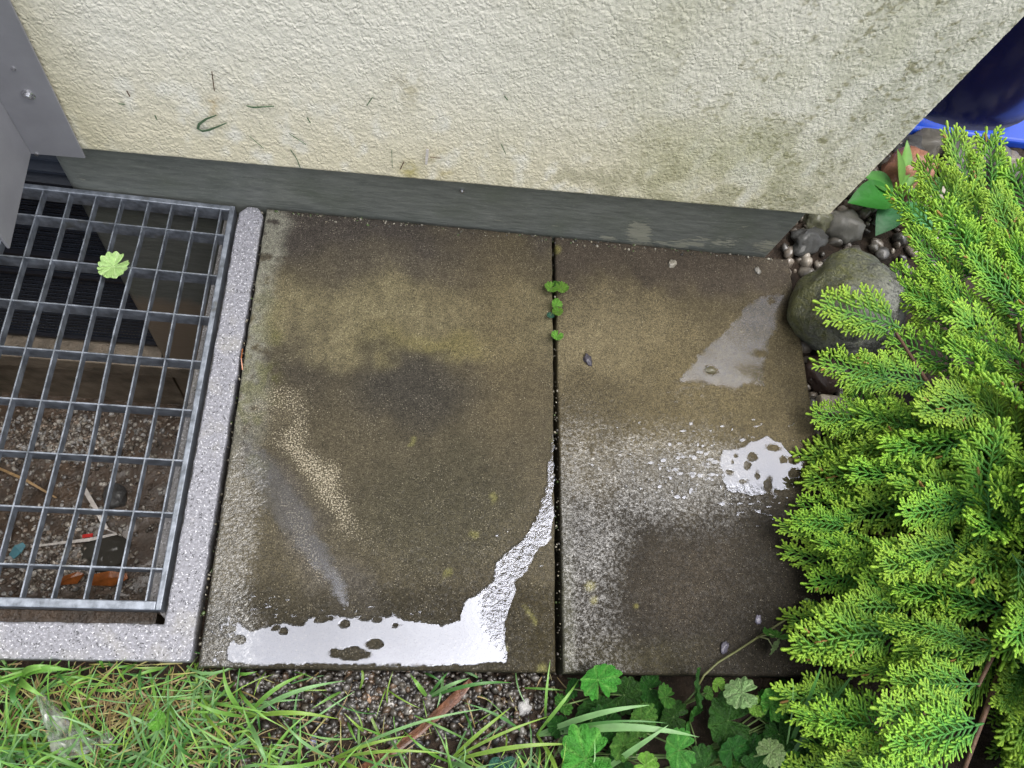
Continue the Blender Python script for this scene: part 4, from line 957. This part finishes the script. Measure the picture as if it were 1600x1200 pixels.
    # inner mass as one stuff part
    LV = [np.array([v.co[:] for v in m_.vertices]) for m_ in lows]; LF = [[tuple(p.vertices) for p in m_.polygons] for m_ in lows]
    LC = []
    for m_ in lows:
        a = np.zeros(len(m_.vertices) * 4, np.float32); m_.attributes['col'].data.foreach_get('color', a); LC.append(a.reshape(-1, 4))
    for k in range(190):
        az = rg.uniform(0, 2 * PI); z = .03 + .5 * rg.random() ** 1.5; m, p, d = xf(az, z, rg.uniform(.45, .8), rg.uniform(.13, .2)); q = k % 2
        A = np.array(m); v = LV[q] @ A[:3, :3].T + A[:3, 3]; stuffV.append(v); stuffF += [tuple(i + sb for i in f) for f in LF[q]]; stuffC.append(LC[q] * np.array((.55, .62, .6, 1))); sb += len(v)  # older inner foliage, darkened further so the shade of depth sits in its colour
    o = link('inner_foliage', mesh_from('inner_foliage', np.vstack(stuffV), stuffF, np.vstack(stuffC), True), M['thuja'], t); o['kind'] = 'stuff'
    # limbs from trunk to the sprays
    for k, (p, i) in enumerate(ends):
        if k % 3: continue
        mb = MB(); s = Vector((0, 0, max(.02, p.z * .55))); mid = s.lerp(p, .55) + Vector((0, 0, -.02)); mb.tube([s, mid, p], [.007, .005, .0025], 5); mb.obj('limb', M['bark'], t, True)
build_thuja()

# ================================================================== GRASS AND HERBS
def blade(mb, p, az, ln, wd, lean, col, col2, n=6, droop=1.0, twist=0.0):
    """a curved, creased grass blade from p"""
    V = []; F = []; C = []; d = Vector((math.cos(az), math.sin(az), 0)); s = Vector((-d.y, d.x, 0)); pos = Vector(p); el = lean
    for i in range(n + 1):
        t = i / n; w_ = wd * (0.65 + .5 * t if t < .3 else (.8 + .2 * math.sin((t) * 3)) * (1 - ((t - .3) / .7) ** 2.2) + .03) * .5
        el_i = lean - droop * t * t
        if i: pos = pos + (d * math.cos(el_i) + Vector((0, 0, math.sin(el_i)))) * (ln / n)
        az2 = az + twist * t; d = Vector((math.cos(az2), math.sin(az2), 0)); s = Vector((-d.y, d.x, 0)); nrm = Vector((0, 0, 1))
        if pos.z < SOIL + .004: pos.z = SOIL + .004
        V += [pos - s * w_ + nrm * w_ * .25, pos, pos + s * w_ + nrm * w_ * .25]; c = lerp(np.array(col), np.array(col2), t); C += [c, c * .92, c]
    for i in range(n): a = i * 3; F += [(a, a + 1, a + 4, a + 3), (a + 1, a + 2, a + 5, a + 4)]
    mb.add(V, F, C)
GREENS = [((.07, .18, .022), (.16, .38, .055)), ((.085, .21, .03), (.22, .44, .08)), ((.035, .12, .022), (.085, .25, .055)), ((.11, .22, .025), (.28, .44, .07)), ((.12, .25, .08), (.22, .42, .16))]
STRAW = [((.22, .15, .06), (.42, .33, .14)), ((.16, .10, .045), (.34, .24, .10)), ((.22, .20, .06), (.40, .38, .12))]
def build_lawn():
    mb = MB(); rg = random.Random(3)
    n = 0
    while n < 11500:
        x, y = rg.uniform(-1.0, .34), rg.uniform(-.42, .052)
        px, py = proj((x, y, SOIL)); px, py = float(px), float(py)
        dens = 1.0 if px < 300 else max(.05, 1 - (px - 300) / 130)
        if py > 1140: dens = max(dens, .30 if px < 620 else .10)
        if py > 1210: dens = max(dens, .7)
        if 180 < px < 270 and 1070 < py < 1160: dens *= 1.0
        if rg.random() > dens: continue
        n += 1
        dry = math.exp(-((px - 195) / 85) ** 2 - ((py - 1105) / 48) ** 2) * .85 + (.34 if px < 330 else .5)
        if rg.random() < dry: c1, c2 = rg.choice(STRAW); ln = rg.uniform(.03, .075); wd = rg.uniform(.0012, .0024); lean = rg.uniform(.05, .8)
        else: c1, c2 = rg.choice(GREENS); ln = rg.uniform(.045, .12) ; wd = rg.uniform(.0013, .0044); lean = rg.uniform(.25, 1.35)
        k = rg.uniform(.75, 1.15); c1 = tuple(k * q for q in c1); c2 = tuple(k * q for q in c2)
        az = rg.uniform(0, 2 * PI)
        if y > 0.0 and math.sin(az) > 0: 
            az = -az if rg.random() < .88 else az
        if y > .02: ln *= .7
        blade(mb, (x, y, SOIL - .002), az, ln, wd, lean, c1, c2, 5, rg.uniform(.5, 1.7), rg.gauss(0, .5))
    for k in range(4600):                 # the lawn goes on around the paved strip
        x, y = rg.uniform(-1.7, 1.5), rg.uniform(-1.5, -.38)
        if k % 4 == 0: x, y = rg.uniform(-1.7, -1.08), rg.uniform(-.4, .7)
        c1, c2 = rg.choice(STRAW if rg.random() < .25 else GREENS)
        blade(mb, (x, y, SOIL - .002), rg.uniform(0, 2 * PI), rg.uniform(.06, .13), rg.uniform(.003, .007), rg.uniform(.25, 1.3), c1, c2, 4, rg.uniform(.5, 1.7), rg.gauss(0, .5))
    o = mb.obj('lawn_grass', M['grass'], None, True); tag(o, 'green lawn grass with a dry straw patch below the kerb', 'grass', kind='stuff')
build_lawn()

def tuft(label, px, py, specs, z=SOIL):
    p = G(px, py, z); t = empty('grass_tuft', (p[0], p[1], SOIL)); tag(t, label, 'grass', 'broad-bladed grass tufts')
    for (tx, ty, h, wd, ci) in specs:      # blade tip photo point, tip height, width in mm
        q = G(tx, ty, h); dx, dy = q[0] - p[0], q[1] - p[1]; ln = math.hypot(dx, dy); n = 10; mb = MB(); V = []; F = []; C = []
        c1, c2 = GREENS[ci]; d = Vector((dx, dy, 0)).normalized(); s = Vector((-d.y, d.x, 0)); rise = 0.055 + .1 * ln
        for i in range(n + 1):
            u = i / n; w_ = wd * .0005 * (.55 + 1.5 * u if u < .3 else (1 - ((u - .3) / .7) ** 2) + .02)
            zz = rise * math.sin(u * PI * .75) * .9 + (h - SOIL - rise * math.sin(PI * .75) * .9) * u * u
            c = Vector((dx * u, dy * u, 0)) + s * (.06 * ln * math.sin(u * 3)) + Vector((0, 0, max(.004, zz)))
            V += [c - s * w_ + Vector((0, 0, w_ * .3)), c, c + s * w_ + Vector((0, 0, w_ * .3))]; k = lerp(np.array(c1), np.array(c2), .3 + .6 * u); C += [k, k * .85, k]
        for i in range(n): a = i * 3; F += [(a, a + 1, a + 4, a + 3), (a + 1, a + 2, a + 5, a + 4)]
        mb.add(V, F, C); mb.obj('blade', M['grass'], t, True)
tuft('broad green grass tuft lying across the ground ivy', 838, 1148, [(1092, 1154, .03, 11, 4), (1018, 1103, .03, 8, 4), (1045, 1132, .04, 4, 2), (905, 1062, .0, 5, 1), (870, 1250, 0, 6, 3)])
tuft('grass tuft with a broad blade slanting over the ivy', 930, 1215, [(1046, 1133, .045, 8, 4), (800, 1235, .0, 6, 1), (1000, 1240, 0, 6, 3)])
tuft('long thin grass tuft arching over the wet gravel', 520, 1185, [(768, 1108, .0, 4, 4), (645, 1150, .0, 4, 3), (392, 1190, .0, 5, 1), (600, 1230, .0, 5, 3), (440, 1120, 0, 4, 4), (700, 1180, 0, 4, 3)])
tuft('grass tuft by the gravel edge, blades reaching the pebbles', 385, 1120, [(540, 1065, -.01, 6, 4), (530, 1125, -.015, 6, 3), (480, 1052, -.01, 6, 1), (300, 1090, 0, 5, 1), (420, 1200, 0, 6, 4), (350, 1040, .005, 6, 1)])
tuft('grass tuft in front of the slab joint over bare soil', 700, 1190, [(800, 1105, -.01, 5, 3), (900, 1165, .0, 6, 3), (860, 1120, .0, 4, 3), (630, 1140, 0, 4, 0), (760, 1215, 0, 6, 4)])
tuft('tall grass tuft beside the lowest thuja spray', 1225, 1195, [(1290, 1025, .10, 8, 2), (1240, 1060, .08, 3, 4), (1340, 1045, .08, 9, 2), (1180, 1230, .02, 6, 1)])
tuft('small bright grass tuft against the slab front edge', 668, 1090, [(640, 1052, -.005, 6, 1), (735, 1060, -.01, 5, 4), (700, 1050, -.005, 4, 2), (800, 1068, -.01, 5, 2)])
tuft('dark broad grass tuft under the front kerb edge', 30, 1060, [(95, 1042, .0, 9, 1), (120, 1048, .0, 8, 0), (70, 1090, .01, 8, 1), (-40, 1070, .01, 8, 1), (30, 1110, .01, 8, 2)])

# --- ground ivy leaf
def ivy_leaf_mesh(seed, col, col2, cup=.18):
    rg = random.Random(seed); na, nr = 84, 7; V = [(0, 0, 0)]; C = [np.array(col2)]; F = []
    for j in range(1, nr + 1):
        rr = j / nr
        for k in range(na):
            th = 2 * PI * k / na; a = (th + PI / 2 + PI) % (2 * PI) - PI      # notch at -Y
            lobe = 1 - .90 * math.exp(-((abs(th - 1.5 * PI)) / .17) ** 2)
            edge = 1 + .17 * (abs(math.sin(th * 6.5 + .3)) ** .7 - .5) * rr ** 4 + .05 * math.sin(th * 2.5 + seed)
            r = rr * lobe * edge * (1 + .06 * math.sin(th * 2 + seed))
            x, y = math.cos(th) * r * 1.08, math.sin(th) * r * .95
            vein = abs(math.sin(th * 3.5)) ** .6
            z = cup * r * r + .11 * math.sin(rr * PI * .8) * vein + .07 * math.sin(th * 3 + seed) * rr * rr + .05 * math.sin(th * 13) * rr ** 3
            V.append((x, y, z)); c = lerp(np.array(col2), np.array(col), min(1, vein * 1.3)); C.append(c * rg.uniform(.93, 1.07))
    for k in range(na): F.append((0, 1 + k, 1 + (k + 1) % na))
    for j in range(nr - 1):
        for k in range(na): a = 1 + j * na; F.append((a + k, a + na + k, a + na + (k + 1) % na, a + (k + 1) % na))
    me = mesh_from('leaf', V, F, np.array(C), True); me.materials.append(M['ivy']); return me
IV = [ivy_leaf_mesh(1, (.06, .20, .03), (.13, .31, .06)), ivy_leaf_mesh(2, (.062, .225, .028), (.14, .34, .06), .25), ivy_leaf_mesh(3, (.020, .080, .012), (.045, .14, .025), .1),
      ivy_leaf_mesh(4, (.22, .36, .14), (.33, .46, .22), -.1), ivy_leaf_mesh(5, (.19, .45, .06), (.32, .58, .13), .35), ivy_leaf_mesh(6, (.06, .19, .13), (.14, .30, .24), .2)]
def ivy_plant(label, px, py, leaves, name='ground_ivy', group='ground ivy in front of the slabs', z0=SOIL):
    p = G(px, py, z0); t = empty(name, (p[0], p[1], z0)); tag(t, label, 'ivy' if name == 'ground_ivy' else 'seedling', group)
    rg = random.Random(int(px * 7 + py))
    for (lx, ly, rpx, h, kind, tx, ty) in leaves:
        q = G(lx, ly, h); dist = np.linalg.norm(q - CAM); r = .9 * rpx * dist / FPX
        az = math.atan2(q[1] - p[1], q[0] - p[0]) - PI / 2 + rg.gauss(0, .5)
        o = bpy.data.objects.new('leaf', IV[kind]); COL.objects.link(o); o.parent = t
        o.location = (q[0] - p[0], q[1] - p[1], h - z0); o.rotation_euler = Euler((math.radians(tx), math.radians(ty), az)); o.scale = (r, r, r)
        at = Vector((q[0] - p[0], q[1] - p[1], h - z0)); mb = MB(); mb.tube([Vector((0, 0, 0)), at * .5 + Vector((0, 0, .006)), at], [.0016, .0013, .001], 6, (.16, .24, .08)); mb.obj('stem', M['grass'], t, True)
ivy_plant('ground ivy with one upright bright leaf against the slab front', 940, 1085, [(934, 1062, 31, .02, 1, 25, 8), (893, 1076, 15, 0, 2, 30, -10), (880, 1102, 15, 0, 0, 15, 20), (976, 1086, 26, -.01, 2, 10, 10), (945, 1130, 26, .0, 2, 5, 12)])
ivy_plant('ground ivy with dark narrow tilted leaf and round small leaves', 1060, 1105, [(1040, 1089, 16, .01, 0, 10, 15), (1087, 1080, 34, .03, 2, 10, 62), (1121, 1069, 11, .01, 4, 15, 0), (1106, 1083, 9, .01, 0, 0, 0), (1015, 1076, 22, -.012, 2, 10, 5), (1052, 1120, 24, -.005, 2, 5, -15)])
ivy_plant('ground ivy with pale leaf underside and two curled glossy leaves', 1165, 1110, [(1159, 1082, 25, .035, 3, -28, 25), (1178, 1104, 15, .025, 4, 8, 0), (1205, 1098, 25, .02, 1, 12, 20), (1137, 1126, 38, .0, 2, 6, 6), (1218, 1148, 22, .0, 2, 0, 18)])
ivy_plant('ground ivy with two large bright scalloped leaves', 960, 1180, [(915, 1186, 42, .02, 1, -8, 10), (1002, 1124, 24, .02, 0, 15, -10), (974, 1164, 24, .01, 0, 6, 12), (893, 1168, 22, 0, 3, 20, 30), (874, 1135, 18, -.01, 2, 10, 0), (1008, 1196, 20, .015, 4, 0, 14)])
ivy_plant('ground ivy with veined pale green leaf below the curled leaves', 1130, 1190, [(1060, 1172, 29, .012, 0, 10, -12), (1143, 1172, 26, .01, 2, 30, 10), (1205, 1176, 20, .04, 3, 12, -25), (1100, 1200, 30, .0, 2, 0, 0), (1175, 1205, 24, .01, 2, 8, 10), (1235, 1195, 18, .02, 0, 0, 0)])
ivy_plant('dark ground ivy leaves in shade under the thuja edge', 1280, 1105, [(1271, 1076, 30, -.005, 2, 12, 5), (1310, 1110, 28, .0, 2, 0, -14), (1260, 1130, 24, -.01, 2, 18, 12), (1320, 1165, 30, 0, 2, 0, 0)])
ivy_plant('blue-green ivy seedling in bare soil at the grass edge', 782, 1205, [(772, 1194, 11, -.005, 5, 20, -15), (792, 1192, 11, -.005, 5, 20, 15), (784, 1204, 10, -.005, 5, 0, 0)])
ivy_plant('lone lime clover-like leaf in the dry grass', 250, 1145, [(247, 1125, 14, .015, 4, 15, 0)])
rgi = random.Random(77); fill = []
for k in range(46):
    fx, fy = rgi.uniform(885, 1330), rgi.uniform(1085, 1290); fill.append((fx, fy, rgi.uniform(16, 30), rgi.uniform(-.03, -.012), rgi.choice((2, 2, 2, 0)), rgi.gauss(0, 16), rgi.gauss(0, 16)))
ivy_plant('low dark carpet of small ground ivy leaves beneath the bright ones', 1090, 1180, fill)
# runner over the slab
def build_runner():
    pts = [G(1085, 1082, -.005), G(1100, 1055, .012), G(1122, 1035, .010), G(1150, 1018, .008), G(1190, 992, .007), G(1225, 970, .006), G(1250, 952, .010)]
    p0 = pts[0]; t = empty('ivy_runner', (p0[0], p0[1], 0)); tag(t, 'thin ivy runner with folded leaf creeping across the dark slab end', 'ivy')
    R_ = [Vector((q[0] - p0[0], q[1] - p0[1], q[2])) for q in pts]
    mb = MB(); mb.tube(R_, .0016, 6, (.13, .14, .05)); mb.obj('stem', M['grass'], t, True)
    for (lx, ly, rpx, h, kind, tx, ty, az) in ((1214, 995, 17, .03, 0, 30, 60, 2.2), (1212, 1010, 13, .025, 3, -20, -55, 2.8), (1262, 946, 10, .015, 3, 20, 0, 1.0), (1275, 950, 9, .015, 0, 0, 20, 1.5)):
        q = G(lx, ly, h); r = rpx * np.linalg.norm(q - CAM) / FPX; o = bpy.data.objects.new('leaf', IV[kind]); COL.objects.link(o); o.parent = t
        o.location = (q[0] - p0[0], q[1] - p0[1], h); o.rotation_euler = (math.radians(tx), math.radians(ty), az); o.scale = (r, r, r)
    for a, b in (((1186, 995, .008), (1214, 997, .03)), ((1186, 995, .008), (1208, 1012, .025))):
        qa, qb = G(*a), G(*b); mb = MB(); va = Vector((qa[0] - p0[0], qa[1] - p0[1], qa[2])); vb = Vector((qb[0] - p0[0], qb[1] - p0[1], qb[2])); mb.tube([va, va.lerp(vb, .5) + Vector((0, .004, .008)), vb], .0011, 6, (.30, .33, .16)); mb.obj('stem', M['grass'], t, True)
build_runner()
# seedlings in the slab joint, leaf on the grate, leaves behind boulder
def joint(label, py, sp): ivy_plant(label, 866, py, [(a, b, r, .011, k, x, y) for (a, b, r, k, x, y) in sp], 'seedling', 'seedlings in the slab joint', -.004)
joint('largest seedling in the slab joint, two-lobed leaf pair', 453, [(860, 451, 11, 4, 10, 5), (878, 451, 11, 4, 10, -8), (868, 444, 6, 1, 20, 0)])
joint('middle seedling in the slab joint with stacked leaves', 486, [(869, 477, 10, 4, 15, 0), (871, 488, 9, 4, 5, 8), (860, 493, 6, 5, 0, 0)])
joint('smallest single-leaf seedling in the slab joint', 528, [(870, 526, 10, 4, 8, 6)])
def bare_copy(me): me.materials.clear(); return me
def build_grate_leaf():
    p = G(178, 417, .002); t = link('fallen_leaf', bare_copy(ivy_leaf_mesh(9, (.33, .52, .18), (.42, .58, .26), .16)), None, None, (p[0], p[1], .003), (.1, .08, 2.4), (.021, .025, .022)); t.data.materials.append(M['leaf'])
    tag(t, 'pale green fallen leaf lying on the steel grating', 'leaf')
build_grate_leaf()
def lance_leaf(mb, p, d, ln, wd, c, up=(0, 0, 1)):
    d = Vector(d).normalized(); s = d.cross(Vector(up)).normalized(); nn = s.cross(d); V = []; F = []; C = []; n = 8
    for i in range(n + 1):
        u = i / n; w_ = wd * .5 * math.sin(PI * min(1, u * 1.0 + .02)) ** .8 * (1.15 - .4 * u); cc = Vector(p) + d * ln * u - nn * .15 * ln * u * u
        V += [cc - s * w_ + nn * w_ * .25, cc, cc + s * w_ + nn * w_ * .25]; C += [np.array(c), np.array(c) * 1.35, np.array(c)]
    for i in range(n): a = i * 3; F += [(a, a + 1, a + 4, a + 3), (a + 1, a + 2, a + 5, a + 4)]
    mb.add(V, F, C)
def build_weed():
    p = G(1392, 318, SOIL); t = empty('leafy_weed', (p[0], p[1], SOIL)); tag(t, 'broad-leaved weed growing among stones behind the boulder', 'weed')
    for (ang, ln, wd, el, c) in ((200, .13, .075, .25, (.035, .14, .02)), (235, .11, .06, .1, (.03, .13, .05)), (95, .09, .03, .7, (.11, .27, .04)), (130, .08, .028, .9, (.10, .26, .04)), (60, .08, .03, .6, (.10, .25, .05)), (300, .1, .06, .1, (.04, .15, .04)), (165, .08, .05, .3, (.06, .2, .04)), (20, .09, .05, .3, (.05, .17, .04))):
        a = math.radians(ang); mb = MB(); d = Vector((math.cos(a) * math.cos(el), math.sin(a) * math.cos(el), math.sin(el))); lance_leaf(mb, Vector((0, 0, .03)) + d * .02, d, ln, wd, c); mb.obj('leaf', M['ivy'], t, True)
    mb = MB(); mb.tube([(0, 0, 0), (0.005, 0, .03), (.01, .01, .08)], [.003, .0025, .0015], 6, (.14, .2, .06)); mb.obj('stem', M['grass'], t, True)
build_weed()

# ================================================================== LITTER
def ribbon(name, pts, wd, mat, label, cat, group=None, th=.0006, flatn=(0, 0, 1)):
    mb = MB(); P = [Vector(p) for p in pts]; V = []; F = []
    for i, p in enumerate(P):
        d = (P[min(i + 1, len(P) - 1)] - P[max(i - 1, 0)]).normalized(); s = d.cross(Vector(flatn)).normalized(); n_ = s.cross(d)
        w_ = (wd[i] if hasattr(wd, '__len__') else wd) * .5
        V += [p - s * w_ - n_ * th, p + s * w_ - n_ * th, p + s * w_ + n_ * th, p - s * w_ + n_ * th]
    for i in range(len(P) - 1):
        a, b = i * 4, i * 4 + 4; F += [(a, a + 1, b + 1, b), (a + 1, a + 2, b + 2, b + 1), (a + 2, a + 3, b + 3, b + 2), (a + 3, a, b, b + 3)]
    F += [(3, 2, 1, 0), tuple(len(V) - 4 + k for k in range(4))]
    c = sum(P, Vector()) / len(P); mb.add([v - c for v in V], F, (.12, .22, .06)); o = mb.obj(name, M[mat]); o.location = c
    return tag(o, label, cat, group)
PZ = -1.035
ribbon('plastic_strip', [G(128, 757, PZ), G(138, 775, PZ + .01), G(150, 795, PZ + .012), G(166, 826, PZ + .004)], .011, 'white', 'short pale pink plastic strip in the light shaft', 'litter')
ribbon('plastic_strip', [G(48, 854, PZ), G(90, 849, PZ + .008), G(140, 843, PZ + .01), G(183, 834, PZ + .006), G(165, 826, PZ + .012)], [.006, .006, .009, .006, .003], 'white', 'long bent white plastic strip on the shaft gravel', 'litter')
ribbon('plastic_scrap', [G(129, 838, PZ + .016), G(145, 836, PZ + .018)], .009, 'red', 'red plastic scrap on the white strip in the shaft', 'litter')
ribbon('paper_scrap', [G(18, 870, PZ), G(28, 858, PZ + .01), G(38, 850, PZ + .008)], [.018, .026, .012], 'teal', 'pale blue scrap on the shaft floor', 'litter')
ribbon('twig', [G(-10, 728, PZ), G(40, 750, PZ + .01), G(88, 778, PZ + .006)], [.006, .007, .004], 'tan', 'tan twig lying on the shaft mud', 'twig', None, .0025)
ribbon('plastic_strip', [G(14, 846, PZ), G(18, 820, PZ + .006), G(22, 800, PZ + .004)], .007, 'white', 'upright white plastic strip near the blue scrap in the shaft', 'litter')
def dead_leaf(pts, label):
    mb = MB(); P = [Vector(G(a, b, z)) for a, b, z in pts]; c = sum(P, Vector()) / len(P); V = [p - c for p in P] + [Vector((0, 0, .012))]; n = len(P)
    V += [v - Vector((0, 0, .002)) for v in V]; k = n + 1
    F = [(i, (i + 1) % n, n) for i in range(n)] + [(k + (i + 1) % n, k + i, k + n) for i in range(n)] + [(i, k + i, k + (i + 1) % n, (i + 1) % n) for i in range(n)]
    mb.add(V, F); o = mb.obj('dead_leaf', M['orange']); o.location = c; tag(o, label, 'leaf')
dead_leaf([(88, 915, PZ), (100, 900, PZ + .01), (122, 893, PZ + .016), (132, 897, PZ + .01), (120, 912, PZ)], 'smaller orange-brown dead leaf on the shaft floor')
dead_leaf([(134, 914, PZ), (146, 897, PZ + .012), (172, 892, PZ + .018), (198, 896, PZ + .01), (200, 904, PZ + .006), (176, 916, PZ)], 'larger orange-brown dead leaf on the shaft floor')
def build_debris_rock():
    stone(182, 778, 17, (.09, .09, .09), 120, 'dark pointed rock on the shaft floor', None, .6, 'cobble', -1.06, 'rock')
    stone(168, 862, 24, (.06, .055, .045), 121, 'broad dark flat stone on the shaft floor', None, .35, 'cobble', -1.06, 'rock', 1.2, .2)
build_debris_rock()
def build_stick():
    P = [Vector(G(a, b, z)) for a, b, z in ((736, 1064, -.012), (712, 1090, -.018), (685, 1115, -.022), (655, 1142, -.024), (615, 1172, -.024), (560, 1205, -.026))]
    c = P[2]; mb = MB(); rg = random.Random(9); V = []; F = []; n = 12
    for i, p in enumerate(P):
        d = (P[min(i + 1, 5)] - P[max(i - 1, 0)]).normalized(); s = d.cross(Vector((0, 0, 1))).normalized(); u = s.cross(d); R_ = [.004, .0072, .0066, .0055, .006, .0055][i]
        for k in range(n): t_ = 2 * PI * k / n; q = R_ * (1 + .22 * (k % 2) + rg.uniform(-.12, .12)); V.append(p - c + s * math.cos(t_) * q + u * math.sin(t_) * q * .7)
    for i in range(5):
        for k in range(n): F.append((i * n + k, i * n + (k + 1) % n, (i + 1) * n + (k + 1) % n, (i + 1) * n + k))
    F += [tuple(range(n - 1, -1, -1)), tuple(5 * n + k for k in range(n))]
    mb.add(V, F); o = mb.obj('wood_stick', M['stick']); o.location = c; tag(o, 'wet reddish-brown splintered stick lying on gravel and soil', 'stick')
build_stick()
def build_film():
    mb = MB(); rg = random.Random(12); path = [(62, 1085, 5), (72, 1105, 11), (86, 1130, 15), (100, 1155, 22), (120, 1162, 24), (140, 1165, 10), (152, 1160, 8), (172, 1155, 13), (180, 1150, 4)]
    path = [tuple(lerp(path[i][j], path[i + 1][j], u) for j in range(3)) for i in range(len(path) - 1) for u in (0, .33, .66)] + [path[-1]]
    P = [Vector(G(a, b, .004)) for a, b, r in path]; c = P[3]; V = []; F = []; m = 9
    for i, p in enumerate(P):
        d = (P[min(i + 1, len(P) - 1)] - P[max(i - 1, 0)]).normalized(); s = d.cross(Vector((0, 0, 1))).normalized(); w_ = path[i][2] * .0008
        for k in range(m): u = k / (m - 1) * 2 - 1; V.append(p - c + s * u * w_ + Vector((0, 0, .004 * (1 - u * u) + rg.uniform(-.0045, .0045))))
    for i in range(len(P) - 1):
        for k in range(m - 1): F.append((i * m + k, i * m + k + 1, (i + 1) * m + k + 1, (i + 1) * m + k))
    mb.add(V, F); o = mb.obj('plastic_film', M['film']); o.location = c; tag(o, 'crumpled clear plastic film scrap caught in the grass', 'litter')
build_film()
o = ribbon('pine_needle', [G(379, 545, -.002), G(377, 560, .003), G(379, 578, -.002)], .0014, 'orange', 'orange-red needle stuck in the gap beside the kerb', 'needle', None, .0008)
# grass clippings stuck on the render
def clip(pts, wd, label, group=None, col='clipping'):
    wd = [.75 * v for v in wd] if hasattr(wd, '__len__') else .62 * wd
    P = [onwall(a, b, .0245) for a, b in pts]
    return ribbon('grass_clipping', P, wd, col, label, 'clipping', group, .0004, (0, -1, 0.0))
clip([(338, 180), (322, 186), (311, 194), (309, 201), (316, 205), (327, 203), (340, 198), (354, 192)], [.0018, .004, .005, .005, .005, .0045, .003, .0015], 'curled green grass blade stuck to the cream wall')
clip([(385, 165), (395, 168), (410, 167), (428, 166)], [.002, .0035, .0025, .0015], 'forked green grass clipping stuck flat on the cream wall')
gl_ = 'thin dark grass clipping stuck to the cream wall'
for pts_, w_ in (([(331, 112), (333, 128), (335, 142)], .0018), ([(452, 209), (466, 218), (478, 226)], .0013), ([(454, 234), (463, 247), (469, 262)], .0018), ([(198, 142), (203, 151)], .0022), ([(185, 162), (195, 163)], .0024), ([(242, 180), (245, 187)], .0022), ([(582, 152), (573, 165)], .0018), ([(612, 235), (613, 262)], .0013), ([(631, 253), (625, 265)], .0022), ([(390, 213), (412, 232)], .001), ([(783, 225), (790, 240)], .0014), ([(480, 184), (485, 192)], .0022), ([(690, 247), (672, 246)], .001), ([(788, 150), (793, 156)], .0022)):
    clip(pts_, w_, gl_, 'thin clippings on the wall', 'bark' if rnd.random() < .4 else 'clipping')
clip([(668, 233), (667, 245), (666, 257)], [.005, .006, .004], 'pale bluish-white smear scrap on the wall above the plinth', None, 'white')
bpy.context.view_layer.update()
